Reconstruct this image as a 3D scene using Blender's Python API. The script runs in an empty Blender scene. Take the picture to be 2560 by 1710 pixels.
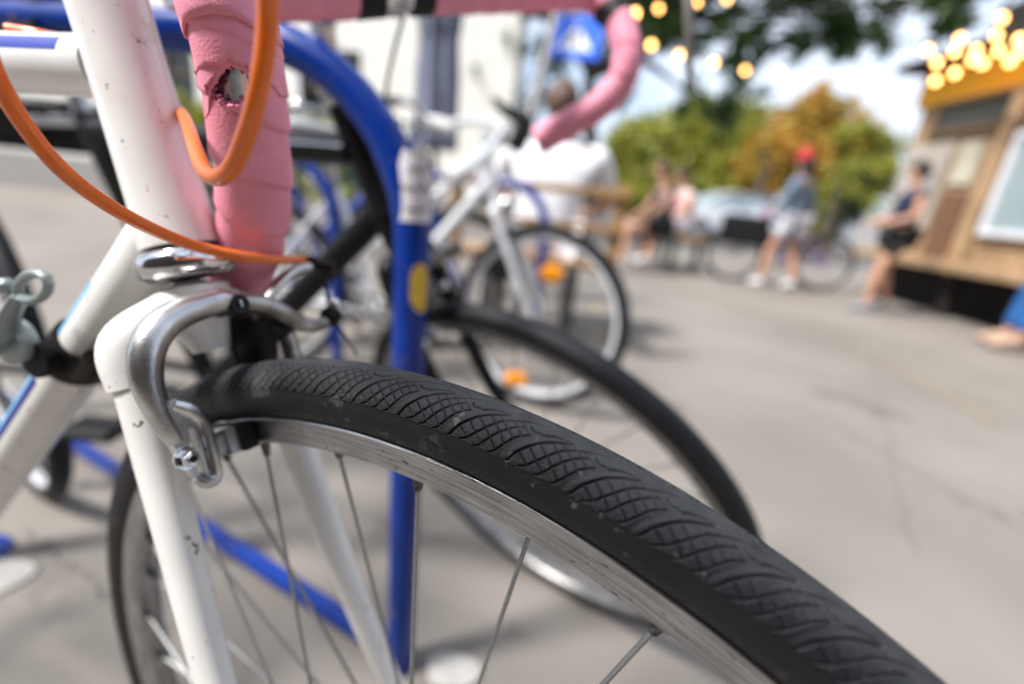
import bpy, math, random
import numpy as np
from mathutils import Vector, Matrix
random.seed(7); RNG = np.random.default_rng(7)
SC = bpy.context.scene
COL = SC.collection
R = math.radians
# ------------------------------------------------------------------ camera
CAMH = 0.757
FPX = 1138.0                      # focal length in units of a 2560-wide frame
MC = np.array([[.994521895, .104528463, 0.0],
               [.0323010715, -.307324167, .951056516],
               [.0994124761, -.945846529, -.309016994]])   # camera (right,down,forward) -> world
cam = bpy.data.cameras.new('camera')
cam.sensor_width = 36; cam.lens = 36 * FPX / 2560
cam.clip_start = 0.01; cam.clip_end = 600
cam.dof.use_dof = True; cam.dof.focus_distance = 0.166
cam.dof.aperture_fstop = 2.7
co = bpy.data.objects.new('camera', cam); COL.objects.link(co)
co.matrix_world = Matrix(((MC[0][0], -MC[0][1], -MC[0][2], 0), (MC[1][0], -MC[1][1], -MC[1][2], 0),
                          (MC[2][0], -MC[2][1], -MC[2][2], CAMH), (0, 0, 0, 1)))
SC.camera = co
# ------------------------------------------------------------------ light
SUN_EL, SUN_AZ = 54, 246
w = bpy.data.worlds.new('World'); SC.world = w; w.use_nodes = True
nt = w.node_tree; bg = nt.nodes['Background']
sky = nt.nodes.new('ShaderNodeTexSky'); sky.sky_type = 'NISHITA'; sky.sun_disc = False
sky.sun_elevation = R(SUN_EL); sky.sun_rotation = R(SUN_AZ); sky.dust_density = 4.0; sky.air_density = 1.0; sky.ozone_density = 1.0
_tc = nt.nodes.new('ShaderNodeTexCoord'); _no = nt.nodes.new('ShaderNodeTexNoise'); _no.inputs['Scale'].default_value = 2.2; _no.inputs['Detail'].default_value = 6
_rp = nt.nodes.new('ShaderNodeValToRGB'); _rp.color_ramp.elements[0].position = .30; _rp.color_ramp.elements[1].position = .52
_mx = nt.nodes.new('ShaderNodeMixRGB'); _mx.inputs[2].default_value = (3.7, 4.15, 4.9, 1)       # bright thin cloud
nt.links.new(_tc.outputs['Generated'], _no.inputs['Vector']); nt.links.new(_no.outputs[0], _rp.inputs[0]); nt.links.new(_rp.outputs[0], _mx.inputs[0])
nt.links.new(sky.outputs[0], _mx.inputs[1]); nt.links.new(_mx.outputs[0], bg.inputs[0]); bg.inputs[1].default_value = 0.13
sl = bpy.data.lights.new('sun', 'SUN'); sl.energy = 3.2; sl.angle = R(10); sl.color = (1, .97, .93)
so = bpy.data.objects.new('sun', sl); COL.objects.link(so)
_a, _e = R(SUN_AZ), R(SUN_EL)
_d = Vector((math.sin(_a) * math.cos(_e), math.cos(_a) * math.cos(_e), math.sin(_e)))
so.rotation_euler = _d.to_track_quat('Z', 'Y').to_euler()
SC.view_settings.view_transform = 'Standard'; SC.view_settings.look = 'None'
SC.view_settings.exposure = 1.17; SC.view_settings.gamma = 1.0
SC.cycles.use_denoising = True
SC.cycles.max_bounces = 8; SC.cycles.sample_clamp_indirect = 8

# ------------------------------------------------------------------ helpers
def V(px, py, z):                 # a place seen at a pixel of the 2560 photo, z metres along the view axis
    c = MC @ np.array([(px - 1280) / FPX * z, (py - 855) / FPX * z, z]); return Vector((c[0], c[1], c[2] + CAMH))
def G(px, py, h=0.0):             # the same on the ground
    u = MC @ np.array([(px - 1280) / FPX, (py - 855) / FPX, 1.0]); t = (h - CAMH) / u[2]
    return Vector((u[0] * t, u[1] * t, h))
def cw(v): return Vector(MC @ np.array(v))

def NT(m): m.use_nodes = True; return m.node_tree, m.node_tree.nodes['Principled BSDF']
MATS = {}
def mat(name, col, rough=.5, metal=0.0, var=.12, scale=30., bump=0.0, bscale=None, spec=None, col2=None, coat=0.0, stretch=None, sss=0):
    if name in MATS: return MATS[name]
    m = bpy.data.materials.new(name); t, b = NT(m); N = t.nodes; L = t.links
    b.inputs['Roughness'].default_value = rough; b.inputs['Metallic'].default_value = metal
    if spec is not None: b.inputs['Specular IOR Level'].default_value = spec
    if coat: b.inputs['Coat Weight'].default_value = coat; b.inputs['Coat Roughness'].default_value = .15
    tc = N.new('ShaderNodeTexCoord'); src = tc.outputs['Object']
    if stretch:
        mp = N.new('ShaderNodeMapping'); mp.inputs['Scale'].default_value = stretch; L.new(src, mp.inputs[0]); src = mp.outputs[0]
    no = N.new('ShaderNodeTexNoise'); no.inputs['Scale'].default_value = scale; no.inputs['Detail'].default_value = 5
    L.new(src, no.inputs['Vector'])
    rp = N.new('ShaderNodeValToRGB'); L.new(no.outputs[0], rp.inputs[0])
    c2 = col2 or tuple(max(0, c * (1 - var * 2)) for c in col)
    rp.color_ramp.elements[0].position = .35; rp.color_ramp.elements[1].position = .65
    rp.color_ramp.elements[0].color = (*c2, 1); rp.color_ramp.elements[1].color = (*col, 1)
    L.new(rp.outputs[0], b.inputs['Base Color'])
    if bump:
        n2 = N.new('ShaderNodeTexNoise'); n2.inputs['Scale'].default_value = bscale or scale * 8; n2.inputs['Detail'].default_value = 4
        L.new(src, n2.inputs['Vector'])
        bp = N.new('ShaderNodeBump'); bp.inputs['Strength'].default_value = bump; bp.inputs['Distance'].default_value = .001
        L.new(n2.outputs[0], bp.inputs['Height']); L.new(bp.outputs[0], b.inputs['Normal'])
    MATS[name] = m; return m
def emis(name, col, strength):
    m = bpy.data.materials.new(name); t, b = NT(m)
    b.inputs['Base Color'].default_value = (*col, 1); b.inputs['Emission Color'].default_value = (*col, 1); b.inputs['Emission Strength'].default_value = strength
    MATS[name] = m; return m
def speckle(m, col, thr, scale, seed=0.0, seg=None):
    """a layer of small worn spots (chips, dirt) on top of a material's own colour"""
    t, b = NT(m); N = t.nodes; L = t.links
    src = b.inputs['Base Color'].links[0].from_socket
    tc = N.new('ShaderNodeTexCoord'); mp = N.new('ShaderNodeMapping'); mp.inputs['Location'].default_value = (seed, seed * 2, 0)
    if seg: mp.inputs['Scale'].default_value = seg
    L.new(tc.outputs['Object'], mp.inputs[0])
    no = N.new('ShaderNodeTexNoise'); no.inputs['Scale'].default_value = scale; no.inputs['Detail'].default_value = 6; no.inputs['Roughness'].default_value = .6
    L.new(mp.outputs[0], no.inputs['Vector'])
    rp = N.new('ShaderNodeValToRGB'); rp.color_ramp.elements[0].position = thr; rp.color_ramp.elements[1].position = thr + .025
    L.new(no.outputs[0], rp.inputs[0])
    mx = N.new('ShaderNodeMixRGB'); L.new(rp.outputs[0], mx.inputs[0]); L.new(src, mx.inputs[1]); mx.inputs[2].default_value = (*col, 1)
    L.new(mx.outputs[0], b.inputs['Base Color']); return m

def tag(o, label=None, cat=None, group=None, kind=None):
    if label: o['label'] = label
    if cat: o['category'] = cat
    if group: o['group'] = group
    if kind: o['kind'] = kind
    return o
def thing(name, label, cat, loc=(0, 0, 0), group=None):
    o = bpy.data.objects.new(name, None); COL.objects.link(o); o.location = loc; o.empty_display_size = .05
    return tag(o, label, cat, group)
def pivot(name, parent):
    o = bpy.data.objects.new(name, None); COL.objects.link(o); o.parent = parent
    return o
def wm(o):
    M = Matrix.LocRotScale(o.location, o.rotation_euler, o.scale)
    return (wm(o.parent) @ o.matrix_parent_inverse @ M) if o.parent else M
class MB:                          # collects shapes, links them as ONE mesh
    def __init__(s): s.v = []; s.f = []; s.n = 0; s.mi = []; s.cur = 0
    def add(s, v, f):
        s.v.append(np.asarray(v, float)); b = s.n
        for q in f: s.f.append(tuple(int(i) + b for i in q)); s.mi.append(s.cur)
        s.n += len(v); return s
    def grid(s, P, wi=False, wj=False):
        ni, nj = P.shape[:2]; F = []
        for i in range(ni if wi else ni - 1):
            for j in range(nj if wj else nj - 1):
                a, b = (i + 1) % ni, (j + 1) % nj
                F.append((i * nj + j, a * nj + j, a * nj + b, i * nj + b))
        return s.add(P.reshape(-1, 3), F)
    def box(s, c, sz, M=None, bev=0.0):
        c = Vector(c); h = [x / 2 for x in sz]; b = min(bev, min(h) * .9)
        if b <= 0:
            v = [Vector((x * h[0], y * h[1], z * h[2])) for x in (-1, 1) for y in (-1, 1) for z in (-1, 1)]
            f = [(0, 1, 3, 2), (4, 6, 7, 5), (0, 4, 5, 1), (2, 3, 7, 6), (0, 2, 6, 4), (1, 5, 7, 3)]
        else:
            v = []; idx = {}
            for x in (-1, 1):
                for y in (-1, 1):
                    for z in (-1, 1):
                        for k in range(3):
                            p = [x * h[0], y * h[1], z * h[2]]
                            for m in range(3):
                                if m != k: p[m] -= (x, y, z)[m] * b
                            idx[(x, y, z, k)] = len(v); v.append(Vector(p))
            f = []
            for k in range(3):
                a1, a2 = (k + 1) % 3, (k + 2) % 3
                for sg in (-1, 1):
                    q = []
                    for s1, s2 in ((-1, -1), (1, -1), (1, 1), (-1, 1)):
                        t = [0, 0, 0]; t[k] = sg; t[a1] = s1; t[a2] = s2; q.append(idx[(*t, k)])
                    f.append(tuple(q if sg > 0 else q[::-1]))
                for s1 in (-1, 1):
                    for s2 in (-1, 1):
                        t0 = [0, 0, 0]; t0[a1] = s1; t0[a2] = s2; t1 = list(t0); t0[k] = -1; t1[k] = 1
                        q = (idx[(*t0, a1)], idx[(*t1, a1)], idx[(*t1, a2)], idx[(*t0, a2)])
                        f.append(q if s1 * s2 > 0 else q[::-1])
            for x in (-1, 1):
                for y in (-1, 1):
                    for z in (-1, 1):
                        q = tuple(idx[(x, y, z, k)] for k in range(3)); f.append(q if x * y * z > 0 else q[::-1])
        v = [(M @ p if M else p) + c for p in v]
        return s.add([tuple(p) for p in v], f)
    def tube(s, pts, r, n=14, caps=True, ell=None, up=None, sub=0):
        """sweep a round (or elliptical) section along a path; r a number or one per point"""
        P = np.array([tuple(p) for p in pts], float); k = len(P)
        rr = np.array([r] * k if np.isscalar(r) else r, float)
        if sub: P, rr = smooth(P, rr, sub); k = len(P)
        T = np.gradient(P, axis=0); T /= np.linalg.norm(T, axis=1)[:, None] + 1e-12
        u = np.array(up, float) if up is not None else np.array([0, 0, 1.]) if abs(T[0][2]) < .9 else np.array([1., 0, 0])
        rings = []; ang = np.linspace(0, 2 * np.pi, n, endpoint=False)
        for i in range(k):
            u = u - (u @ T[i]) * T[i]; u /= np.linalg.norm(u) + 1e-12; b = np.cross(T[i], u)
            e = 1.0 if ell is None else (ell if np.isscalar(ell) else ell[min(i, len(ell) - 1)])
            rings.append(P[i] + rr[i] * (np.cos(ang)[:, None] * u + e * np.sin(ang)[:, None] * b))
        Q = np.array(rings); b0 = s.n; s.grid(Q, wj=True)
        if caps:
            for i, rev in ((0, False), (k - 1, True)):
                q = [b0 + i * n + j for j in range(n)]
                s.f.append(tuple(q if rev else q[::-1])); s.mi.append(s.cur)
        return s
    def ball(s, c, r, n=12, sc=(1, 1, 1), M=None):
        th = np.linspace(0, np.pi, n); ph = np.linspace(0, 2 * np.pi, n * 2, endpoint=False)
        P = np.stack([np.sin(th)[:, None] * np.cos(ph), np.sin(th)[:, None] * np.sin(ph), np.cos(th)[:, None] * np.ones_like(ph)], -1) * r * np.array(sc)
        if M is not None: P = P @ np.array(M.to_3x3()).T
        return s.grid(P + np.array(tuple(c)), wj=True)
    def lathe(s, prof, c, ax, n=32, seg=None):
        ax = Vector(ax).normalized(); M = ax.to_track_quat('Z', 'X').to_matrix(); a = np.linspace(0, 2 * np.pi, n, endpoint=False)
        P = np.array([[(r * math.cos(t), r * math.sin(t), z) for t in a] for r, z in prof]) @ np.array(M).T
        return s.grid(P + np.array(tuple(c)), wj=True)
    def plate(s, outline, zd, th, holes=()):
        """flat outline (list of Vectors) given real thickness along zd, with a bevelled rim; hole = list of Vectors"""
        zd = Vector(zd).normalized() * th / 2; o = [Vector(p) for p in outline]; n = len(o)
        if not holes:
            c = sum(o, Vector()) / n; ins = [p + (c - p).normalized() * th * .22 for p in o]
            V4 = [p - zd for p in ins] + [p - zd * .55 for p in o] + [p + zd * .55 for p in o] + [p + zd for p in ins]
            f = [(k * n + i, k * n + (i + 1) % n, (k + 1) * n + (i + 1) % n, (k + 1) * n + i) for k in range(3) for i in range(n)]
            f += [tuple(range(n))[::-1], tuple(range(3 * n, 4 * n))]
            return s.add([tuple(p) for p in V4], f)
        h = [Vector(p) for p in holes[0]]           # same count as the outline
        V4 = [p - zd for p in o] + [p + zd for p in o] + [p + zd for p in h] + [p - zd for p in h]
        f = [(k % 4 * n + i, k % 4 * n + (i + 1) % n, (k + 1) % 4 * n + (i + 1) % n, (k + 1) % 4 * n + i) for k in range(4) for i in range(n)]
        return s.add([tuple(p) for p in V4], f)
    def build(s, name, mats, parent=None, smooth_=True, auto=40, loc=None, local=False):
        me = bpy.data.meshes.new(name); v = np.concatenate(s.v) if s.v else np.zeros((0, 3))
        o0 = np.array(tuple(loc)) if loc is not None else np.zeros(3)
        me.from_pydata((v - o0).tolist(), [], s.f); mats = mats if isinstance(mats, (list, tuple)) else [mats]
        for m in mats: me.materials.append(m)
        if len(mats) > 1: me.polygons.foreach_set('material_index', s.mi)
        if smooth_:
            me.polygons.foreach_set('use_smooth', [True] * len(me.polygons))
            if auto: me.set_sharp_from_angle(angle=R(auto))
        me.update(); o = bpy.data.objects.new(name, me); COL.objects.link(o)
        if loc is not None: o.location = loc
        if parent:
            o.parent = parent
            if not local: o.matrix_parent_inverse = wm(parent).inverted()
        return o
def smooth(P, rr, sub):            # Catmull-Rom
    k = len(P); A = np.vstack([2 * P[0] - P[1], P, 2 * P[-1] - P[-2]]); out = []; ro = []
    for i in range(k - 1):
        p0, p1, p2, p3 = A[i:i + 4]
        for q in range(sub):
            t = q / sub
            out.append(.5 * ((2 * p1) + (-p0 + p2) * t + (2 * p0 - 5 * p1 + 4 * p2 - p3) * t * t + (-p0 + 3 * p1 - 3 * p2 + p3) * t ** 3))
            ro.append(rr[i] * (1 - t) + rr[i + 1] * t)
    out.append(P[-1]); ro.append(rr[-1]); return np.array(out), np.array(ro)
def lerp(a, b, t): return a + (b - a) * t

# ------------------------------------------------------------------ materials
M_white = mat('white_bike_paint', (.77, .755, .73), .26, var=.05, scale=25, coat=.4, bump=.04, bscale=400)
speckle(M_white, (.12, .10, .08), .675, 130, 3.0); speckle(M_white, (.50, .30, .18), .70, 60, 9.0)
speckle(M_white, (.70, .68, .65), .60, 26, 5.0); speckle(M_white, (.30, .27, .24), .69, 300, 35.0); speckle(M_white, (.04, .14, .38), .715, 55, 14.0); speckle(M_white, (.66, .60, .52), .635, 40, 25.0)
M_alu = mat('worn_polished_aluminium', (.66, .65, .64), .31, 1.0, var=.18, scale=60, bump=.12, bscale=900)
speckle(M_alu, (.14, .12, .10), .70, 220, 2.0)
M_dullalu = mat('dull_grimy_aluminium', (.42, .39, .36), .36, 1.0, var=.3, scale=90, bump=.2, bscale=700)
M_chrome = mat('chrome', (.72, .72, .73), .10, 1.0, var=.12, scale=120)
M_steel = mat('stainless_spoke', (.27, .28, .28), .45, .8, var=.08, scale=300)
M_nip = mat('dirty_nipple', (.16, .15, .14), .5, .7, var=.4, scale=500)
M_black = mat('black_plastic', (.010, .010, .012), .55, spec=.25, var=.2, scale=200, bump=.1)
M_blackpaint = mat('black_bike_paint', (.005, .005, .006), .42, var=.2, scale=50, spec=.22)
M_grease = mat('greasy_black_metal', (.014, .011, .009), .6, .2, spec=.25, var=.4, scale=200, bump=.4, bscale=900)
M_bar = mat('scuffed_chromed_bar', (.88, .89, .92), .16, 1.0, scale=110, col2=(.22, .23, .27))
M_orange = mat('orange_cable_housing', (.80, .155, .008), .32, var=.06, scale=300, coat=.25, bump=.03, bscale=600)
M_blue = mat('blue_rack_paint', (.0003, .030, .25), .24, var=.12, scale=18, coat=.0, bump=.08, bscale=120, spec=.36)
speckle(M_blue, (.22, .12, .08), .665, 34, 4.0); speckle(M_blue, (.30, .22, .16), .70, 90, 14.0)
M_tape = mat('pink_bar_tape', (.82, .30, .40), .50, spec=.35, var=.06, scale=60, bump=.35, bscale=900)
speckle(M_tape, (.50, .15, .22), .685, 110, 1.0); speckle(M_tape, (.66, .26, .33), .62, 18, 3.0)
M_tapetorn = mat('torn_pink_foam', (.80, .22, .38), .85, var=.2, scale=200, bump=.8, bscale=600)
M_silver = mat('silver_bike_paint', (.80, .82, .85), .3, .1, var=.04, coat=.3)
M_reflector = mat('amber_reflector', (1.0, .36, .01), .5, var=.05, scale=80, spec=.2)

# ------------------------------------------------------------------ tyre tread (measured as ring angle, section angle in degrees)
TREAD = [  # (points, half width mm, depth mm)
 ([(1.45, 71), (1.54, 69.5), (1.86, 56.3), (2.26, 45.6), (2.77, 34), (3.39, 24), (3.91, 17.5), (4.48, 11.2)], .34, .75),
 ([(2.25, 70.5), (2.55, 67.4), (2.81, 62.7), (3.44, 46.5), (3.96, 32.5), (4.3, 25.4), (4.8, 18.6), (5.72, 7.8), (6.5, 2.0), (7.1, .8)], .25, .65),
 ([(3.3, 71), (3.61, 67.2), (4.04, 53.6), (4.4, 43), (4.82, 32.7), (5.34, 23.2), (5.70, 19.1)], .25, .65),
 ([(4.3, 71), (4.57, 67), (4.95, 55.7), (5.38, 41.5), (5.76, 33.5), (6.19, 27.3)], .25, .65),
 ([(5.96, 15.0), (6.22, 20.0), (6.5, 19.0), (6.85, 19.3), (7.3, 13.8), (7.88, 10.2), (8.45, 9.0)], .32, .75),
 ([(5.0, 69.5), (5.29, 55.9), (5.8, 42.5), (6.33, 31), (6.9, 23)], .8, .12),
 ([(2.12, 55), (2.5, 60.5), (2.85, 65.5)], .21, .55), ([(2.55, 43.5), (2.95, 51), (3.42, 58.5), (3.85, 66.5)], .21, .55),
 ([(2.91, 33), (3.30, 39), (3.66, 45), (4.1, 53), (4.35, 57), (4.68, 65)], .21, .55), ([(3.52, 23), (4.05, 33), (4.68, 44.5), (5.05, 54)], .21, .55),
 ([(4.0, 18), (4.45, 25.5), (4.9, 33.5), (5.42, 42)], .21, .55), ([(4.62, 13.7), (5.0, 19.5), (5.35, 26), (5.78, 34)], .21, .55),
 ([(5.25, 13.8), (5.65, 19.5), (6.19, 28)], .21, .55)]
def tread_field(phi, th):
    """groove depth in metres for the near half of the tread, phi 0..4 deg x th grid"""
    A, B = np.meshgrid(phi * 5.97, th * .262, indexing='ij'); D = np.zeros_like(A)
    for pts, hw, dep in TREAD:
        P = np.array(pts); P, _ = smooth(P, np.zeros(len(P)), 4) if len(P) > 4 else (P, 0)
        P = P * [5.97, .262]
        dmin = np.full(A.shape, 9.0)
        for k in (-2, -1, 0, 1):
            Q = P + [k * 4 * 5.97, 0]
            for a, b in zip(Q[:-1], Q[1:]):
                d = b - a; t = np.clip(((A - a[0]) * d[0] + (B - a[1]) * d[1]) / (d @ d + 1e-9), 0, 1)
                dmin = np.minimum(dmin, np.hypot(A - a[0] - t * d[0], B - a[1] - t * d[1]))
        D = np.maximum(D, 1.5 * dep * np.clip(1.5 - dmin / hw, 0, 1))
    return D * 1e-3
def wheel_frame(C, n, upish=(0, 0, 1)):
    n = Vector(n).normalized(); up = Vector(upish); up = (up - up.dot(n) * n).normalized(); fw = up.cross(n)
    return Matrix(((n[0], fw[0], up[0], C[0]), (n[1], fw[1], up[1], C[1]), (n[2], fw[2], up[2], C[2]), (0, 0, 0, 1)))
def grid_obj(name, P, wi, wj, m, parent, auto=None):
    ni, nj = P.shape[:2]; I = np.arange(ni if wi else ni - 1); J = np.arange(nj if wj else nj - 1)
    I, J = np.meshgrid(I, J, indexing='ij'); A = (I + 1) % ni; B = (J + 1) % nj
    F = np.stack([I * nj + J, A * nj + J, A * nj + B, I * nj + B], -1).reshape(-1).astype(np.int32)
    me = bpy.data.meshes.new(name); nf = len(F) // 4
    me.vertices.add(ni * nj); me.vertices.foreach_set('co', P.reshape(-1).astype(np.float32))
    me.loops.add(nf * 4); me.loops.foreach_set('vertex_index', F)
    me.polygons.add(nf); me.polygons.foreach_set('loop_start', np.arange(0, nf * 4, 4, dtype=np.int32)); me.polygons.foreach_set('use_smooth', np.ones(nf, bool))
    me.materials.append(m); me.update(); me.validate()
    if auto: me.set_sharp_from_angle(angle=R(auto))
    o = bpy.data.objects.new(name, me); COL.objects.link(o); o.parent = parent; return o
def ring_pts(R_, a, ang):          # local wheel coordinates: x axle, y forward, z up; angle 0 at the top going forward
    return np.stack([a * np.ones_like(ang), R_ * np.sin(ang), R_ * np.cos(ang)], -1)
def make_rim(parent, prof, m, n=180):
    ang = np.linspace(0, 2 * np.pi, n, endpoint=False)
    P = np.stack([ring_pts(r_, a_, ang) for r_, a_ in prof], 1)[:, ::-1]
    return grid_obj('rim', P, True, True, m, parent, auto=30)
def make_tyre(parent, Rt, r, m, hero=False, knobs=False):
    if hero:
        fine = np.radians(np.arange(-32, 32, .04)); rest = np.radians(np.arange(32, 328, 2.0)); ang = np.concatenate([fine, rest])
        th = np.concatenate([np.arange(-135, -30, 6.), np.arange(-30, 71, .9), [71, 71.8, 72.6, 73.4, 75], np.arange(80, 136, 5.)])
        D = np.zeros((len(ang), len(th))); j = (th >= -.1) & (th <= 71.1)
        tile = tread_field(np.arange(0, 4, .04), np.clip(th[j], 0, 71)); D[:len(fine)][:, j] = np.tile(tile, (len(fine) // 100 + 1, 1))[:len(fine)]
        # the far half carries the mirrored pattern half a step on
        j2 = (th < 0) & (th > -30); tile2 = tread_field((np.arange(0, 4, .04) + 2) % 4, -th[j2]); D[:len(fine)][:, j2] = np.tile(tile2, (len(fine) // 100 + 1, 1))[:len(fine)]
        # slick casing below the seam sits a little lower than the tread, with a fine moulded lip
        aa = np.abs(th); D += (np.clip((aa - 71) / 1.2, 0, 1) * .00045 - np.exp(-((aa - 72.6) / .7) ** 2) * .00022)[None]
        D += (np.sin(ang * 9)[:, None] * .00006)
    else:
        ang = np.linspace(0, 2 * np.pi, 120 if not knobs else 240, endpoint=False); th = np.arange(-135, 136, 15.)
        D = np.zeros((len(ang), len(th)))
        if knobs:
            D += (((np.arange(240)[:, None] // 2 + (np.arange(len(th))[None] // 2)) % 2) * .003) * (np.abs(th) < 60)[None]
    t = np.radians(th)[None]; rr = r - D
    P = np.stack([rr * np.sin(t), (Rt + rr * np.cos(t)) * np.sin(ang)[:, None], (Rt + rr * np.cos(t)) * np.cos(ang)[:, None]], -1)
    return grid_obj('tyre', P, True, False, m, parent)
def make_wheel(parent, C, n, tyre_m, rim_m, Rr=.3165, Rt=.3275, r=.015, hw=.0105, ri=.3033, hero=False, nsp=32, upish=(0, 0, 1), knobs=False, spin=0, spokes=None, hubm=None, label=None):
    pv = pivot('wheel', parent); M = wheel_frame(C, n, upish)
    pv.matrix_parent_inverse = wm(parent).inverted()
    pv.location = M.to_translation(); pv.rotation_euler = M.to_euler()
    if label: pv['label'] = label
    make_tyre(pv, Rt, r, tyre_m, hero, knobs)
    prof = [(Rr, hw), (Rr - .0006, hw + .0004), (Rr - .0018, hw + .0001), (ri + .0012, hw), (ri, hw - .0012), (ri - .0015, hw * .6), (ri - .002, 0), (ri - .0015, -hw * .6), (ri, -hw + .0012), (ri + .0012, -hw), (Rr - .0018, -hw - .0001), (Rr, -hw), (Rr - .0005, -hw + .0012), (Rr - .004, -hw + .0016), (Rr - .004, hw - .0016), (Rr - .0005, hw - .0012)]
    make_rim(pv, prof, rim_m, 360 if hero else 120)
    h = MB(); h.lathe([(.004, -.052), (.0045, -.052), (.0045, -.036), (.019, -.036), (.020, -.033), (.010, -.029), (.009, 0), (.010, .029), (.020, .033), (.019, .036), (.0045, .036), (.0045, .052), (.004, .052)], (0, 0, 0), (1, 0, 0), 24)
    h.build('hub', hubm or M_alu, pv, local=True)
    base = None
    for k in range(nsp):
        near = k % 2 == 0
        a0 = R(spin + k * 360 / nsp)
        if hero: da = R((-70 if (k // 2) % 2 else 45) if near else -70)
        else: da = R(70 if (k // 2) % 2 else -70)
        x = .033 if near else -.033
        A = Vector((0.0015 if near else -.0015, (ri - .001) * math.sin(a0), (ri - .001) * math.cos(a0))); B = Vector((x, .018 * math.sin(a0 + da), .018 * math.cos(a0 + da)))
        s = MB(); s.tube([A, B], .00105, n=6)
        s.cur = 1; dd = (B - A).normalized(); s.tube([A - dd * .002, A + dd * .003, A + dd * .009], [.0034, .0026, .0019], n=6); 
        s.build('spoke', [M_steel, M_nip], pv, local=True)
    return pv

def brushed(name, col, rough, wheel=True):
    """bare rim metal with circular brake-track scoring: noise in polar coordinates about the axle"""
    m = bpy.data.materials.new(name); t, b = NT(m); N = t.nodes; L = t.links
    b.inputs['Metallic'].default_value = 1
    tc = N.new('ShaderNodeTexCoord'); sp = N.new('ShaderNodeSeparateXYZ'); L.new(tc.outputs['Object'], sp.inputs[0])
    def mth(op, a, c=None):
        q = N.new('ShaderNodeMath'); q.operation = op
        for i, x in enumerate((a, c)):
            if x is None: continue
            if isinstance(x, (int, float)): q.inputs[i].default_value = x
            else: L.new(x, q.inputs[i])
        return q.outputs[0]
    rad = mth('SQRT', mth('ADD', mth('MULTIPLY', sp.outputs[1], sp.outputs[1]), mth('MULTIPLY', sp.outputs[2], sp.outputs[2])))
    an = mth('ARCTAN2', sp.outputs[1], sp.outputs[2])
    def noise(fr, fa, det=4):
        cb = N.new('ShaderNodeCombineXYZ'); L.new(mth('MULTIPLY', rad, fr), cb.inputs[0]); L.new(mth('MULTIPLY', an, fa), cb.inputs[1]); L.new(mth('MULTIPLY', sp.outputs[0], 300), cb.inputs[2])
        no = N.new('ShaderNodeTexNoise'); no.inputs['Scale'].default_value = 1; no.inputs['Detail'].default_value = det; L.new(cb.outputs[0], no.inputs['Vector']); return no.outputs[0]
    n1 = noise(1500, 9); n2 = noise(700, 60, 6); n3 = noise(60, 14, 3)
    rp = N.new('ShaderNodeValToRGB'); rp.color_ramp.elements[0].position = .40; rp.color_ramp.elements[1].position = .56
    rp.color_ramp.elements[0].color = (*[c * .62 for c in col], 1); rp.color_ramp.elements[1].color = (*col, 1); L.new(n1, rp.inputs[0])
    r2 = N.new('ShaderNodeValToRGB'); r2.color_ramp.elements[0].position = .655; r2.color_ramp.elements[1].position = .69; L.new(n2, r2.inputs[0])
    mx = N.new('ShaderNodeMixRGB'); L.new(r2.outputs[0], mx.inputs[0]); L.new(rp.outputs[0], mx.inputs[1]); mx.inputs[2].default_value = (.09, .085, .08, 1)
    r3 = N.new('ShaderNodeValToRGB'); r3.color_ramp.elements[0].position = .4; r3.color_ramp.elements[1].position = .7; L.new(n3, r3.inputs[0])
    r3.color_ramp.elements[0].color = (.8, .8, .8, 1); r3.color_ramp.elements[1].color = (1, 1, 1, 1)
    m2 = N.new('ShaderNodeMixRGB'); m2.blend_type = 'MULTIPLY'; m2.inputs[0].default_value = 1; L.new(mx.outputs[0], m2.inputs[1]); L.new(r3.outputs[0], m2.inputs[2])
    L.new(m2.outputs[0], b.inputs['Base Color'])
    rr = N.new('ShaderNodeMapRange'); L.new(n1, rr.inputs[0]); rr.inputs[3].default_value = rough - .1; rr.inputs[4].default_value = rough + .12; L.new(rr.outputs[0], b.inputs['Roughness'])
    bp = N.new('ShaderNodeBump'); bp.inputs['Strength'].default_value = .5; bp.inputs['Distance'].default_value = .0004; L.new(n1, bp.inputs['Height']); L.new(bp.outputs[0], b.inputs['Normal'])
    MATS[name] = m; return m
M_rim = brushed('scored_rim_aluminium', (.46, .46, .475), .28)
M_rimdull = brushed('dull_rim_aluminium', (.42, .41, .40), .42)
M_rimwhite = mat('pale_painted_rim', (.66, .67, .70), .35, .2, var=.05)
M_tyre = mat('worn_tyre_rubber', (.0060, .0070, .0095), .44, var=.14, scale=55, bump=.5, bscale=1800, spec=.26)
speckle(M_tyre, (.07, .06, .05), .64, 170, 6.0); speckle(M_tyre, (.035, .034, .033), .62, 34, 21.0); speckle(M_tyre, (.34, .20, .09), .735, 190, 11.0)
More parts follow.
